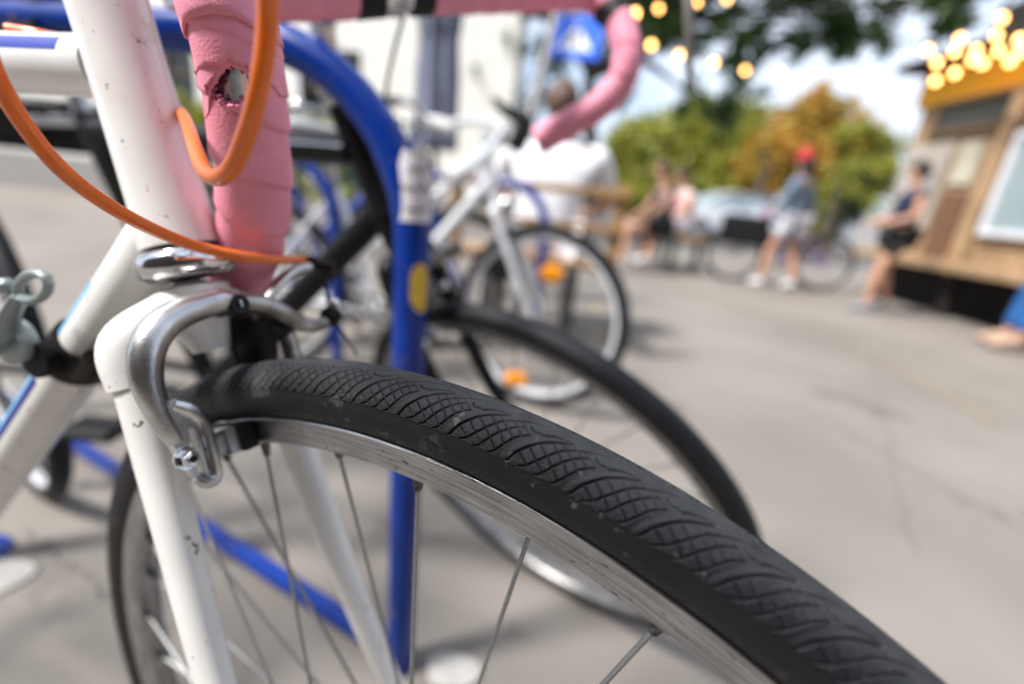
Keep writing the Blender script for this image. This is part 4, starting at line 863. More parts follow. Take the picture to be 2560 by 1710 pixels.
tree('autumn_tree', 'orange and yellow autumn tree behind the woman in the red cap', Vector((7.4, 15.6, 0)), Vector((7.4, 15.6, 2.4)), .12, [Vector((6.8, 15.6, 3.4)), Vector((8.1, 15.6, 3.2))],
     cl([(1950, 390, 15, 1.4, 1.3), (2050, 310, 15, 1.15, 1.1), (2110, 370, 15, 1.1, 1.2), (2010, 440, 15, 1.4, 1.2), (1900, 440, 15.5, 1.2, 1.1), (2065, 245, 15, .55, .55), (1990, 300, 15, .8, .8)], 15), .13, M_orangel)
tree('street_tree', 'small lime green tree between the autumn tree and the kiosk', Vector((8.3, 13.2, 0)), Vector((8.3, 13.2, 1.6)), .09, [Vector((8.0, 13.2, 2.4))],
     cl([(2170, 400, 13.5, .9, .9), (2130, 470, 13.5, 1.0, 1.0), (2210, 440, 13.5, .8, .8), (2080, 520, 13.5, 1.0, 1.0), (2130, 350, 13.5, .7, .7)], 16), .11, M_green)
tree('dark_shrub', 'dark green shrub against the corner of the kiosk', Vector((6.0, 9.4, 0)), Vector((6.0, 9.4, .8)), .05, [Vector((6.1, 9.4, 1.3))],
     cl([(2130, 500, 9.8, .28, .5), (2110, 570, 9.8, .35, .4), (2160, 460, 9.8, .22, .3)], 60), .07, M_bush, cat='shrub')
for k, (px, z, h, lab) in enumerate(((450, 5.6, 1.3, 'yellow green shrub in front of the cream wall at the left'), (740, 6.0, 1.4, 'yellow green shrub in front of the cream wall beside its dark window'), (870, 5.8, 1.25, 'yellow green shrub in front of the cream wall nearest the grey umbrella'))):
    c = V(px, 240, z); c.z = 0
    tree('shrub', lab, c, c + Vector((0, 0, .5)), .03, [c + Vector((.1, 0, h * .8))], [(c + Vector((dx, 0, h * f)), (.34, .3, .3), 500) for dx, f in ((-.2, .4), (.2, .45), (0, .75), (-.1, .95), (.15, .9))], .05, M_green, cat='shrub', group='shrubs in front of the cream wall')

# ------------------------------------------------------------------ cream building behind the bicycles
M_cream = mat('cream_render', (.90, .87, .78), .9, var=.04, scale=3, bump=.3, bscale=80)
M_glass = mat('dark_window_glass', (.04, .05, .05), .08, var=.1); M_frame = mat('brown_window_frame', (.14, .09, .05), .5)
WY = 8.6
bd = thing('building', 'cream rendered building with brown framed windows behind the bicycles', 'building', (-6, WY, 0))
b = MB(); x0, x1, H_ = -16, -.42, 7.5; wins = [(x, zz) for x in (-12.5, -9.6, -6.4, -3.55) for zz in (1.05, 4.3)]
xs = sorted({x0, x1} | {w_[0] - .55 for w_ in wins} | {w_[0] + .55 for w_ in wins}); zs = [0, 1.05, 2.75, 4.3, 6.0, H_]
for i in range(len(xs) - 1):
    for j in range(len(zs) - 1):
        if any(abs((xs[i] + xs[i + 1]) / 2 - w_[0]) < .5 and zs[j] == w_[1] for w_ in wins): continue
        b.add([(xs[i], WY, zs[j]), (xs[i + 1], WY, zs[j]), (xs[i + 1], WY, zs[j + 1]), (xs[i], WY, zs[j + 1])], [(0, 1, 2, 3)])
b.add([(x1, WY, 0), (x1, WY + 5, 0), (x1, WY + 5, H_), (x1, WY, H_)], [(0, 1, 2, 3)]); b.add([(x0, WY, H_), (x1, WY, H_), (x1, WY + 5, H_), (x0, WY + 5, H_)], [(0, 1, 2, 3)])
b.build('wall', M_cream, bd)
b = MB(); b.box(((x0 + x1) / 2, WY - .12, H_ + .1), (x1 - x0 + .3, .5, .2), None, .03); b.build('cornice', M_cream, bd)
b = MB(); b.box(((x0 + x1) / 2, WY - .03, .3), (x1 - x0, .06, .6), None, .01); b.build('plinth', mat('grey_stone_plinth', (.35, .33, .31), .8), bd)
for x, zz in wins:
    b = MB()
    for dx in (-.52, 0, .52): b.box((x + dx, WY + .10, zz + .85), (.06, .06, 1.7))
    for dz in (.03, 1.1, 1.67): b.box((x, WY + .10, zz + dz), (1.02, .05, .06))
    f_ = b.build('window', M_frame, bd); b = MB(); b.box((x, WY + .14, zz + .85), (1.06, .01, 1.66)); b.build('pane', M_glass, f_)
    b = MB(); b.box((x, WY - .03, zz - .04), (1.25, .14, .07), None, .01); b.build('sill', M_cream, f_)

# ------------------------------------------------------------------ closed grey umbrella
uc = V(1085, 400, 3.0); uc.z = 0
um = thing('parasol', 'closed grey fabric parasol standing between the bicycles and the cream wall', 'parasol', tuple(uc))
b = MB(); b.tube([uc, uc + Vector((0, 0, 2.7))], .024, 14); b.lathe([(0, .0), (.24, .0), (.24, .05), (.06, .07), (.04, .25), (0, .25)], uc, (0, 0, 1), 24); b.build('pole', mat('dark_grey_metal', (.07, .075, .085), .5, .3), um)
P = []
for z, r_ in ((.98, .125), (1.0, .135), (1.15, .128), (1.4, .125), (1.62, .112), (1.66, .120), (1.72, .128), (2.0, .142), (2.3, .13), (2.55, .08), (2.68, .03)):
    P.append([(uc.x + r_ * (1 + .16 * math.sin(8 * a + z * 2)) * math.cos(a), uc.y + r_ * (1 + .16 * math.sin(8 * a + z * 2)) * math.sin(a), z) for a in np.linspace(0, 2 * math.pi, 64, endpoint=False)])
b = MB(); b.grid(np.array(P), wj=True); b.build('canopy', mat('blue_grey_canvas', (.20, .22, .30), .85, var=.1, scale=14, bump=.3), um)
b = MB(); b.lathe([(.118, -.02), (.124, -.02), (.124, .02), (.118, .02)], uc + Vector((0, 0, 1.645)), (0, 0, 1), 24); b.build('tie_strap', mat('dark_strap', (.07, .08, .11), .7), um)

# ------------------------------------------------------------------ crossing sign
sc0 = V(1440, 92, 4.4); sd0 = V(1392, 30, 4.3); pf = V(1318, 330, 3.9); dirp = (sd0 - pf).normalized(); foot = pf + dirp * (-pf.z / dirp.z)
sg = thing('road_sign', 'blue square pedestrian crossing sign with a white triangle on a leaning grey post', 'road sign', tuple(foot))
b = MB(); b.tube([foot, foot + dirp * ((sd0 - foot).length + .5)], .045, 16); b.build('post', mat('galvanised_post', (.23, .22, .22), .5, .5), sg)
fx = Vector((.98, -.12, -.02)).normalized(); fy = (dirp - dirp.dot(fx) * fx).normalized(); fn = fx.cross(fy); fn = fn if fn.y < 0 else -fn
S2 = .245
b = MB(); b.box(sc0, (2 * S2, 2 * S2 * 1.12, .012), Matrix((tuple(fx), tuple(fy), tuple(fx.cross(fy)))).transposed().to_4x4(), .003); b.build('sign_plate', mat('blue_sign_face', (.01, .10, .62), .4, var=.05), sg)
q = lambda x, y, o=.008: sc0 + fx * x * S2 + fy * y * S2 + fn * o
b = MB(); b.plate([q(-.72, -.72), q(.72, -.72), q(0, .62)], fn, .002); b.build('white_triangle', mat('white_sign_face', (.78, .78, .80), .5), sg)
b = MB(); M_sf = mat('black_symbol', (.02, .02, .02), .5)
b.tube([q(.02, .22, .011), q(.0, .05, .011), q(-.04, -.2, .011), q(-.2, -.42, .011), q(-.26, -.6, .011)], [.012, .022, .020, .014, .010], 8, ell=.2, up=fx)
b.tube([q(-.02, -.18, .012), q(.13, -.38, .012), q(.16, -.6, .012)], [.018, .013, .010], 8, ell=.2, up=fx); b.tube([q(.01, .02, .012), q(.2, -.12, .012)], .009, 8, ell=.2, up=fx); b.tube([q(.01, .04, .012), q(-.2, -.1, .012)], .009, 8, ell=.2, up=fx)
b.ball(q(.04, .34, .011), .022, 8); b.build('walking_figure', M_sf, sg)

# ------------------------------------------------------------------ people
M_skin = mat('tanned_skin', (.52, .28, .18), .55, var=.06, scale=12)
def skin_mesh(name, verts, edges, radii, m, parent, root=0, sub=2):
    me = bpy.data.meshes.new(name); me.from_pydata([tuple(v) for v in verts], edges, []); o = bpy.data.objects.new(name, me); COL.objects.link(o)
    md = o.modifiers.new('skin', 'SKIN'); md.use_smooth_shade = True; md.branch_smoothing = .6
    for i, r_ in enumerate(radii):
        rr = r_ if hasattr(r_, '__len__') else (r_, r_); o.data.skin_vertices[0].data[i].radius = rr
    o.data.skin_vertices[0].data[root].use_root = True
    sb = o.modifiers.new('sub', 'SUBSURF'); sb.levels = sub; sb.render_levels = sub
    dg = bpy.context.evaluated_depsgraph_get(); me2 = bpy.data.meshes.new_from_object(o.evaluated_get(dg)); bpy.data.objects.remove(o)
    me2.materials.clear(); me2.materials.append(m); me2.polygons.foreach_set('use_smooth', [True] * len(me2.polygons)); me2.polygons.foreach_set('material_index', [0] * len(me2.polygons))
    o = bpy.data.objects.new(name, me2); COL.objects.link(o)
    if parent: o.parent = parent; o.matrix_parent_inverse = wm(parent).inverted()
    return o
def person(label, loc, yaw, J, top_m, leg_m, shoe_m, hair_m, sleeves=.45, shorts=True, cap=None, group=None, hair_long=False, coat=0.0, skin=None, h=1.0, loose=1.0):
    """J: joints in the person's own frame (x right, y ahead, z up), metres"""
    t = thing('person', label, 'person', tuple(loc), group); Mx = Matrix.Translation(Vector(loc)) @ Matrix.Rotation(yaw, 4, 'Z') @ Matrix.Scale(h, 4)
    W = {k: Mx @ Vector(v) for k, v in J.items()}; skin = skin or M_skin; sc = h
    vs, ed, ra, ix = [], [], [], {}
    def add(k, p, r_, par=None):
        ix[k] = len(vs); vs.append(p); ra.append([x * sc for x in (r_ if hasattr(r_, '__len__') else (r_, r_))])
        if par is not None: ed.append((ix[par], ix[k]))
    add('pel', W['pel'], (.135, .10)); add('chest', W['chest'], (.155, .11), 'pel'); add('neckb', lerp(W['chest'], W['neck'], .8), (.075, .065), 'chest'); add('neck', W['neck'], .055, 'neckb')
    hd = W['head']; ud = (hd - W['neck']).normalized(); fd = (W['nose'] - hd).normalized()
    add('jaw', lerp(W['neck'], hd, .55) + fd * .018 * sc, (.062, .070), 'neck'); add('head', hd, (.078, .095), 'jaw'); add('crown_', hd + ud * .085 * sc, (.060, .070), 'head')
    add('nose', hd + fd * .112 * sc - ud * .012 * sc, .012, 'head')
    for sd in 'LR':
        add('sh' + sd, W['sh' + sd], .058, 'chest'); add('el' + sd, W['el' + sd], .042, 'sh' + sd); add('fo' + sd, lerp(W['el' + sd], W['wr' + sd], .35), .040, 'el' + sd); add('wr' + sd, W['wr' + sd], .026, 'fo' + sd)
        d = (W['wr' + sd] - W['el' + sd]).normalized(); s_ = d.cross(Vector((0, 0, 1))); s_ = s_.normalized() if s_.length > .1 else Vector((1, 0, 0)); add('pa' + sd, W['wr' + sd] + d * .055 * sc, (.030, .020), 'wr' + sd)
        for q in range(4):
            o_ = W['pa' + sd] if 'pa' + sd in W else W['wr' + sd] + d * .055 * sc; f1 = o_ + d * .045 * sc + s_ * (q - 1.5) * .017 * sc; f2 = f1 + d * (.026, .034, .030, .022)[q] * sc - Vector((0, 0, .012 * sc))
            add(f'f{q}{sd}', f1, .0085, 'pa' + sd); add(f'g{q}{sd}', f2, .0075, f'f{q}{sd}')
        add('th' + sd, W['wr' + sd] + d * .035 * sc + s_ * .038 * sc, .010, 'pa' + sd); add('ti' + sd, W['wr' + sd] + d * .062 * sc + s_ * .050 * sc, .008, 'th' + sd)
        add('hi' + sd, W['hi' + sd], .085, 'pel'); add('kn' + sd, W['kn' + sd], .056, 'hi' + sd); add('ca' + sd, lerp(W['kn' + sd], W['an' + sd], .3) , .056, 'kn' + sd); add('an' + sd, W['an' + sd], .036, 'ca' + sd)
        add('toe' + sd, W['toe' + sd], (.036, .026), 'an' + sd)
    skin_mesh('body', vs, ed, ra, skin, t)
    def sub(name, keys, edges, rad, m): 
        return skin_mesh(name, [k if isinstance(k, Vector) else W[k] for k in keys], edges, [[x * sc for x in (r_ if hasattr(r_, '__len__') else (r_, r_))] for r_ in rad], m, t)
    hem = W['pel'] + (W['pel'] - W['chest']).normalized() * coat * sc
    K = [hem, lerp(W['pel'], W['chest'], .25), 'chest', lerp(W['chest'], W['neck'], .62), lerp(W['chest'], W['neck'], .92)]; E_ = [(0, 1), (1, 2), (2, 3), (3, 4)]; Rd = [(.160, .125), (.160, .12), (.178, .132), (.135, .100), (.068, .068)]
    Rd = [(x_ * loose, y_ * loose) for x_, y_ in Rd[:-1]] + Rd[-1:]
    for sd in 'LR':
        K += ['sh' + sd, lerp(W['sh' + sd], W['el' + sd], min(1, sleeves * 1.0))]; n_ = len(K); E_ += [(2, n_ - 2), (n_ - 2, n_ - 1)]; Rd += [.074, .060]
        if sleeves > 1: K += [lerp(W['el' + sd], W['wr' + sd], sleeves - 1)]; E_ += [(n_ - 1, n_)]; Rd += [.048]
    sub('shirt', K, E_, Rd, top_m)
    K = ['pel']; E_ = []; Rd = [(.155, .12)]
    for sd in 'LR':
        if shorts: K += ['hi' + sd, lerp(W['hi' + sd], W['kn' + sd], .62)]; n_ = len(K); E_ += [(0, n_ - 2), (n_ - 2, n_ - 1)]; Rd += [.100, .088]
        else: K += ['hi' + sd, 'kn' + sd, lerp(W['kn' + sd], W['an' + sd], .9)]; n_ = len(K); E_ += [(0, n_ - 3), (n_ - 3, n_ - 2), (n_ - 2, n_ - 1)]; Rd += [.100, .072, .055]
    sub('shorts' if shorts else 'trousers', K, E_, Rd, leg_m)
    for sd in 'LR':
        a_, b_ = W['an' + sd], W['toe' + sd]; dd = (b_ - a_).normalized()
        sub('shoe', [a_ - dd * .03 * sc - Vector((0, 0, .01)), lerp(a_, b_, .5), b_ + dd * .02 * sc], [(0, 1), (1, 2)], [.046, (.046, .042), (.042, .030)], shoe_m)
    Mh = Matrix((tuple(ud.cross(fd) * -1), tuple(fd), tuple(ud))).transposed(); b = MB()
    th_ = np.linspace(0, np.pi, 14); P = []
    for t_ in th_:
        row = []
        for p_ in np.linspace(0, 2 * np.pi, 28, endpoint=False):
            x_, y_, z_ = math.sin(t_) * math.sin(p_), math.sin(t_) * math.cos(p_), math.cos(t_)
            if y_ > .35 and z_ < .35: y_ *= .62; z_ = max(z_, .12)          # open over the face
            k_ = 1 + .03 * math.sin(9 * p_ + 3 * z_)
            row.append(tuple(hd + (Mh @ Vector((x_ * .088 * k_, y_ * .106 * k_ - .012, z_ * (.112 if z_ > 0 else (.26 if hair_long else .105)) * k_ + .022))) * sc))
        P.append(row)
    b.grid(np.array(P), wj=True); b.build('hair', hair_m, t)
    if cap:
        b = MB(); Mr = ud.to_track_quat('Z', 'X').to_matrix(); b.lathe([(.101 * sc, -.01), (.104 * sc, .02), (.098 * sc, .06), (.075 * sc, .095), (.03 * sc, .115), (0, .118)], hd + ud * .045 * sc, ud, 24)
        b.box(hd + ud * .05 * sc + fd * .13 * sc, (.14 * sc, .10 * sc, .008), fd.to_track_quat('Y', 'Z').to_matrix().to_4x4(), .003); b.build('cap', cap, t)
    return t
def stand(stride=.0, armL=(.0, .0), armR=(.0, .0), lean=.0, turn=0.0):
    s = stride; J = dict(pel=(0, 0, .94), chest=(0, .02 + lean, 1.30), neck=(0, .03 + lean * 1.3, 1.47), head=(0, .05 + lean * 1.4, 1.60), nose=(math.sin(turn) * .1, .05 + lean * 1.4 + .1 * math.cos(turn), 1.59),
             shL=(-.18, lean, 1.40), shR=(.18, lean, 1.40), elL=(-.23, armL[0] * .6 + lean, 1.13), elR=(.23, armR[0] * .6 + lean, 1.13), wrL=(-.22, armL[0] + armL[1] + lean, .90 + .6 * armL[1]), wrR=(.22, armR[0] + armR[1] + lean, .90 + .6 * armR[1]),
             hiL=(-.09, 0, .90), hiR=(.09, 0, .90), knL=(-.10, s * .28 + .03, .50), knR=(.10, -s * .18 + .03, .50), anL=(-.10, s * .36, .085), anR=(.10, -s * .42, .10 + .06 * s), toeL=(-.11, s * .36 + .15, .04), toeR=(.11, -s * .42 + .14, .04))
    return J
def sit(seat=.47, kneeout=.10, shin=.0, lean=.0, arms=.3, turn=0.0):
    return dict(pel=(0, 0, seat + .09), chest=(0, .0 + lean, seat + .42), neck=(0, .02 + lean * 1.3, seat + .60), head=(0, .05 + lean * 1.4, seat + .73), nose=(math.sin(turn) * .1, .05 + lean * 1.4 + .1 * math.cos(turn), seat + .72),
        shL=(-.19, lean, seat + .52), shR=(.19, lean, seat + .52), elL=(-.25, .10 + lean, seat + .27), elR=(.25, .10 + lean, seat + .27), wrL=(-.14, arms, seat + .20), wrR=(.14, arms, seat + .20),
        hiL=(-.09, .04, seat + .07), hiR=(.09, .04, seat + .07), knL=(-kneeout, .45, seat + .05), knR=(kneeout, .45, seat + .05), anL=(-kneeout, .45 + shin, .09), anR=(kneeout, .45 + shin * .6, .09), toeL=(-kneeout, .60 + shin, .04), toeR=(kneeout, .60 + shin * .6, .04))
M_wcloth = mat('white_cotton', (.80, .80, .84), .85, var=.04, scale=9, bump=.3, bscale=40); M_navy = mat('navy_cotton', (.012, .020, .055), .85, var=.2, scale=9); M_blackc = mat('black_cloth', (.015, .015, .018), .85, var=.2)
M_denim = mat('washed_denim', (.17, .23, .31), .9, var=.15, scale=14); M_jeans = mat('bright_blue_jeans', (.02, .12, .36), .9, var=.2, scale=14); M_pale = mat('pale_shorts_cloth', (.60, .60, .66), .9); M_wshoe = mat('white_shoe', (.80, .80, .82), .6)
M_hairb = mat('brown_hair', (.13, .065, .035), .6, var=.3, scale=60); M_haird = mat('dark_hair', (.03, .02, .018), .6, var=.3, scale=60); M_red = mat('red_felt', (.50, .015, .02), .7); M_gshoe = mat('grey_shoe', (.25, .27, .32), .7); M_tanshoe = mat('tan_shoe', (.50, .34, .24), .7); M_redw = mat('red_and_white_cloth', (.78, .74, .74), .85, col2=(.55, .06, .07), scale=5)
M_lav = mat('lavender_cloth', (.30, .34, .62), .85)
B0 = Vector((.12, 2.50, 0))
person('person in a loose white shirt seen from behind, sitting on the wooden bench', B0 + Vector((.0, .06, 0)), R(-8), {k_: (v_[0] * 1.22, v_[1], v_[2]) for k_, v_ in sit(seat=.46, lean=.03, arms=.34).items()}, M_wcloth, M_wcloth, M_wshoe, M_hairb, sleeves=.8, shorts=False, h=1.02, loose=1.2, coat=.12, group=None)
person('person with a dark navy top and bare legs sitting farther along, next to the shrubs', (1.75, 6.0, 0), R(95), sit(lean=.06, shin=.05), M_navy, M_blackc, M_wshoe, M_hairb, shorts=True, cap=None)
person('person in a red and white top sitting behind the one in navy', (2.25, 6.7, 0), R(105), sit(lean=.1, shin=.1), M_redw, M_pale, M_wshoe, M_haird, shorts=True)
person('person in a lavender top standing far off in front of the white cars', (4.5, 14.0, 0), R(200), stand(.2), M_lav, M_pale, M_gshoe, M_haird)
person('person in a red cap and long blue grey denim jacket walking in white shoes', (3.02, 5.42, 0), R(38), stand(.42, armL=(.12, .12), armR=(-.1, .0)), M_denim, M_pale, M_wshoe, M_haird, sleeves=1.6, shorts=True, cap=M_red, hair_long=True, coat=.22, h=.87)
person('person in a dark navy tee and black shorts standing by the kiosk wall', (3.50, 4.48, 0), R(75), stand(.35, armL=(.05, .22), armR=(.05, .2), lean=-.02), M_navy, M_blackc, M_gshoe, M_haird, shorts=True, h=.81)
person('person in bright blue jeans sitting on the edge of the kiosk deck', (4.30, 3.30, 0), R(72), sit(seat=.48, lean=.05, shin=.08), M_blackc, M_jeans, M_tanshoe, M_haird, shorts=False)

# ------------------------------------------------------------------ benches
M_wood = mat('honey_brown_wood', (.42, .24, .10), .5, var=.25, scale=8, stretch=(1, 12, 12), bump=.2)
def bench(name, label, c, yaw, L=1.3, back=True):
    t = thing(name, label, 'bench', tuple(c)); M = Matrix.Translation(Vector(c)) @ Matrix.Rotation(yaw, 4, 'Z'); Mr = Matrix.Rotation(yaw, 4, 'Z')
    for k in range(4): b = MB(); b.box(M @ Vector((0, -.15 + k * .11, .44)), (L, .085, .03), Mr, .006); b.build('seat_slat', M_wood, t)
    for x in (-L / 2 + .22, L / 2 - .22):
        for y in (-.20, .2): b = MB(); b.box(M @ Vector((x, y, (.46 if y < 0 or not back else .46) / 2 - .01)), (.06, .06, .42), Mr, .006); b.build('leg', mat('dark_bench_steel', (.05, .05, .05), .6), t)
        if back: b = MB(); b.box(M @ Vector((x + (.18 if x > 0 else -.18), -.235, .62)), (.06, .04, .44), Mr, .006); b.build('back_post', M_wood, t)
    if back:
        for z in (.64, .80): b = MB(); b.box(M @ Vector((0, -.268, z)), (L, .022, .035), Mr, .004); b.build('back_rail', M_wood, t)
    return t
bench('bench', 'honey brown wooden bench with a railed back under the man in white', (.08, 2.50, 0), R(-8), .86)
bench('bench', 'low wooden bench carrying the two people near the shrubs', (1.95, 6.3, 0), R(115), 1.1, back=False)
bg_ = MB(); bg_.tube([V(1495, 520, 2.75), V(1515, 560, 2.75), V(1520, 610, 2.78)], [.07, .12, .08], 16, sub=5, ell=.6); tag(bg_.build('bag', M_wcloth), 'white cloth bag hanging at the right end of the wooden bench', 'bag')

# ------------------------------------------------------------------ white cars
M_car = mat('white_car_paint', (.80, .81, .83), .2, var=.02, coat=.6); M_cglass = mat('car_glass', (.42, .50, .55), .15); M_rub = mat('car_tyre', (.03, .03, .03), .8)
def car(label, c, yaw):
    t = thing('parked_car', label, 'car', tuple(c), 'white cars parked at the end of the street'); M = Matrix.Translation(Vector(c)) @ Matrix.Rotation(yaw, 4, 'Z')
    prof = [(-2.1, .35, .55, .80, .80), (-1.95, .25, .80, .84, .78), (-1.2, .22, .92, .86, .78), (-.6, .22, .98, .88, .80), (.6, .22, 1.0, .88, .80), (1.5, .22, .98, .86, .78), (2.0, .26, .90, .84, .76), (2.12, .38, .60, .78, .74)]
    P = []
    for x, z0, z1, w0, w1 in prof:
        P.append([tuple(M @ Vector((x, y, z))) for y, z in ((-w1 * .9, z0), (-w0, z0 + .12), (-w0, lerp(z0, z1, .6)), (-w1, z1), (-w1 * .5, z1 + .02), (w1 * .5, z1 + .02), (w1, z1), (w0, lerp(z0, z1, .6)), (w0, z0 + .12), (w1 * .9, z0))])
    b = MB(); b.grid(np.array(P), wj=True); n = 10; b.f += [tuple(range(n))[::-1], tuple(range(7 * n, 8 * n))]; b.mi += [0, 0]; b.build('body', M_car, t)
    for nm, mm, dz, sh_ in (('glasshouse', M_cglass, 0, 1.0), ('roof', M_car, .0, 1)):
        b = MB(); P = []
        for x, z, w_ in (((-1.25, .94, .74), (-.62, 1.36, .62), (.2, 1.43, .62), (1.1, 1.38, .60), (1.75, .98, .72)) if nm == 'glasshouse' else ((-.66, 1.37, .60), (-.3, 1.435, .61), (.3, 1.455, .61), (1.12, 1.40, .585))):
            P.append([tuple(M @ Vector((x, y, zz))) for y, zz in ((-w_ - .06, .94 if nm == 'glasshouse' else z - .015), (-w_, z), (-w_ * .4, z + .03), (w_ * .4, z + .03), (w_, z), (w_ + .06, .94 if nm == 'glasshouse' else z - .015))])
        b.grid(np.array(P)); b.build(nm, mm, t)
    for x in (-1.3, 1.32):
        for y in (-.80, .80):
            b = MB(); b.lathe([(0, -.09), (.2, -.09), (.30, -.09), (.33, -.06), (.33, .06), (.30, .09), (.2, .09), (0, .09)], M @ Vector((x, y, .33)), M.to_3x3() @ Vector((0, 1, 0)), 24); wv = b.build('wheel', M_rub, t)
            b = MB(); b.lathe([(0, .0), (.2, .0), (.19, .012), (0, .012)], M @ Vector((x, y + (.09 if y > 0 else -.09), .33)), M.to_3x3() @ Vector((0, 1 if y > 0 else -1, 0)), 16); b.build('hubcap', M_alu, wv)
    for y in (-.6, .6): b = MB(); b.ball(M @ Vector((-2.02, y, .66)), .13, 8, sc=(.5, 1, .5)); b.build('headlight', M_cglass, t)
    return t
car('white car parked at the end of the street left of the walking person', (6.3, 15.0, 0), R(8))
car('second white car parked behind the arm of the walking person', (8.3, 15.8, 0), R(-30))

# ------------------------------------------------------------------ kiosk with deck and lamps
KX = 4.45; K0, K1, KH = 1.6, 6.0, 2.50
M_tan = mat('tan_varnished_boards', (.40, .265, .15), .6, var=.25, scale=4, stretch=(1, 8, 1), bump=.2); M_tanl = mat('pale_grey_boards', (.42, .38, .33), .7, var=.15, scale=4); M_ochre = mat('yellow_ochre_fascia', (.85, .42, .01), .6, var=.05); M_darkroof = mat('dark_brown_roof', (.016, .012, .010), .8, var=.3)
kt = thing('kiosk', 'tan wooden street kiosk with a yellow fascia, dark roof and raised deck', 'kiosk', (KX, 4.5, 0))
b = MB(); b.box((KX + 1.1, (K0 + K1) / 2, .52 + (KH - .52) / 2), (2.2, K1 - K0, KH - .52), None, .02); b.build('wall', M_tan, kt)
b = MB(); b.box((KX + 1.0, (K0 + K1) / 2, KH + .05), (2.7, K1 - K0 + .3, .08), None, .02); b.box((KX + 1.3, (K0 + K1) / 2, KH + .40), (1.7, K1 - K0 + .1, .62), None, .05); b.build('roof', M_darkroof, kt)
b = MB(); b.box((KX - .03, (K0 + K1) / 2, KH - .18), (.09, K1 - K0 + .06, .34), None, .01); b.build('fascia', M_ochre, kt)
for y in (2.0, 3.1, 3.96, 4.80): b = MB(); b.box((KX - .02, y, 1.5), (.10, .13, 2.2), None, .01); b.build('pillar', M_tan, kt)
def panel(name, y0, y1, z0, z1, m, dx=-.015, fr=None):
    b = MB(); b.box((KX + dx, (y0 + y1) / 2, (z0 + z1) / 2), (.04, y1 - y0, z1 - z0), None, .006); o_ = b.build(name, m, kt)
    if fr:
        b = MB()
        for yy in (y0, y1): b.box((KX + dx - .03, yy, (z0 + z1) / 2), (.05, .06, z1 - z0 + .06), None, .005)
        for zz in (z0, z1): b.box((KX + dx - .033, (y0 + y1) / 2, zz), (.05, y1 - y0, .06), None, .005)
        b.build('frame', fr, o_)
    return o_
M_wfr = mat('white_painted_frame', (.70, .72, .76), .5); M_win = mat('pale_reflecting_window', (.34, .42, .44), .12, .2, var=.1); M_dwin = mat('dark_window', (.05, .055, .05), .15)
panel('window', 4.02, 4.66, .85, 1.72, M_win, fr=M_wfr); panel('window', 3.2, 3.9, .85, 1.72, M_win, fr=M_wfr)
panel('window', 4.7, 5.7, 1.84, 2.14, M_dwin, fr=MATS['brown_window_frame']); panel('pale_poster', 5.02, 5.26, 1.30, 1.72, mat('pale_poster_paper', (.50, .48, .38), .8)); panel('shade_panel', 4.98, 5.28, .45, 1.22, mat('brown_shade', (.16, .08, .045), .5))  # last panel: brown patch painted for the shadow behind the standing person
panel('grey_panel', 5.34, 5.96, .85, 1.74, M_tanl); panel('white_poster', 5.45, 5.85, .95, 1.40, mat('grey_poster_paper', (.42, .42, .44), .8), dx=-.045)
b = MB(); b.box((KX - .16, (K0 + K1) / 2, .50), (.36, K1 - K0, .09), None, .01); b.build('deck', M_tan, kt)
for y in np.arange(K0 + .2, K1, .95): b = MB(); b.box((KX - .12, float(y), .225), (.08, .08, .45)); b.build('deck_leg', M_darkroof, kt)
b = MB(); b.box((KX + .25, (K0 + K1) / 2, .225), (.05, K1 - K0, .45)); b.build('underdeck_shade', M_darkroof, kt)  # dark board standing in for the shade in the gap below the deck
M_bulb = emis('warm_lamp_glow', (1.0, .50, .15), 5)
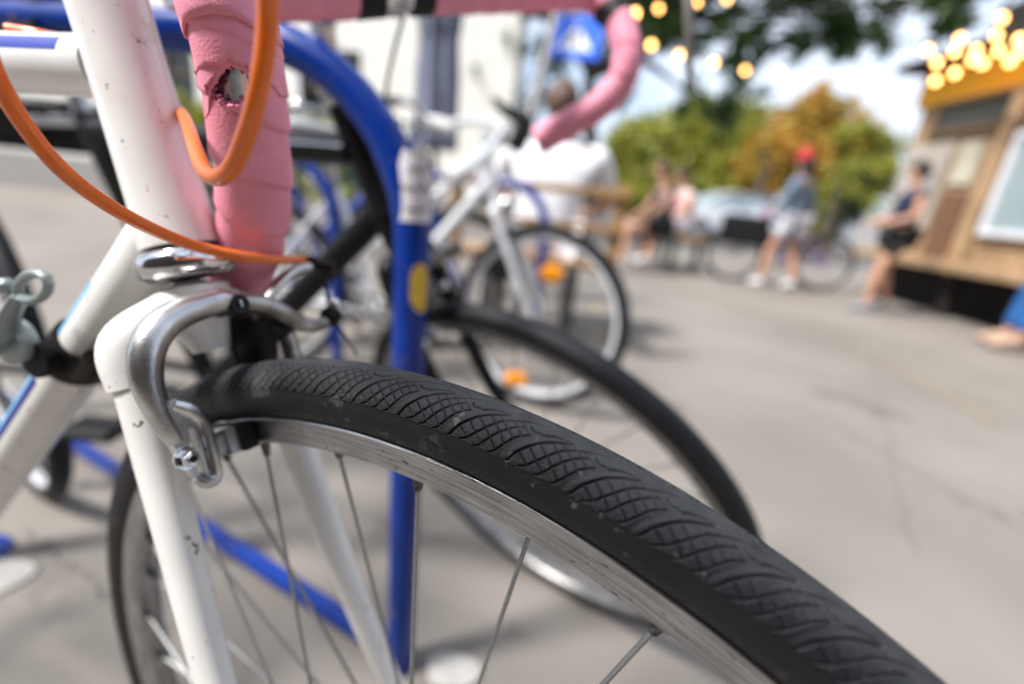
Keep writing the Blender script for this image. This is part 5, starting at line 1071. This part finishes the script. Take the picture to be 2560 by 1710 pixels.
def lights(label, anchors, bulbs, sag=.04, r_=.03, cat='string lights'):
    t = thing('string_light', label, cat, tuple(anchors[0])); b = MB(); b.tube(anchors, .004, 6, sub=5); b.build('cable', M_black, t)
    for p in bulbs:
        b = MB(); b.ball(Vector(p) - Vector((0, 0, r_ + .025)), r_, 8, sc=(1, 1, 1.1)); o_ = b.build('bulb', M_bulb, t); b = MB(); b.tube([Vector(p) - Vector((0, 0, .03)), p], .012, 8); b.build('socket', M_black, o_)
lp = [V(1590, 15, 3.6), V(1631, 96, 3.9), V(1702, 122, 4.2), V(1788, 142, 4.6), V(1866, 163, 5.0), V(1952, 168, 5.4)]
lights('string of warm round bulbs hanging in front of the dark tree', [V(1540, -60, 3.3)] + lp + [V(2100, 165, 6.2)], lp, r_=.026)
lp = [V(1649, 8, 5.2), V(1745, -8, 5.4), V(1820, -14, 5.6)]
lights('upper string of warm bulbs at the top edge above the dark tree', [V(1560, 20, 5)] + lp + [V(1900, -20, 6)], lp, r_=.028)
for k, row in enumerate((((2324, 109, 4.4), (2406, 80, 4.2), (2512, 27, 3.9), (2600, -30, 3.6)), ((2348, 141, 4.4), (2393, 113, 4.3), (2447, 109, 4.1), (2498, 72, 4.0), (2556, 80, 3.7)), ((2344, 186, 4.4), (2393, 166, 4.3), (2438, 133, 4.2), (2463, 141, 4.1), (2504, 109, 4.0), (2532, 135, 3.9), (2558, 110, 3.8)))):
    lp = [V(*p) for p in row]; lights(('string of warm bulbs hung outermost along the kiosk roof', 'string of warm bulbs in the middle row under the kiosk roof', 'string of warm bulbs lowest against the yellow kiosk fascia')[k], lp, lp, r_=.03)

# unseen brick house, added behind the viewer to keep the sky off this side
bh = thing('sky_block_house', 'unseen brown brick house added behind the viewer to block sky light', 'building', (0, -3.7, 0))
b = MB(); b.box((0, -6.7, 2.7), (26, 6, 5.4), None, .05); b.build('wall', mat('brown_brick', (.12, .075, .055), .9, var=.3, scale=20), bh)
for x in (-9, -6, -3, 0, 3, 6, 9):
    for z in (1.7, 4.0): b = MB(); b.box((x, -3.68, z), (1.1, .06, 1.4), None, .02); b.build('window', M_glass, bh)
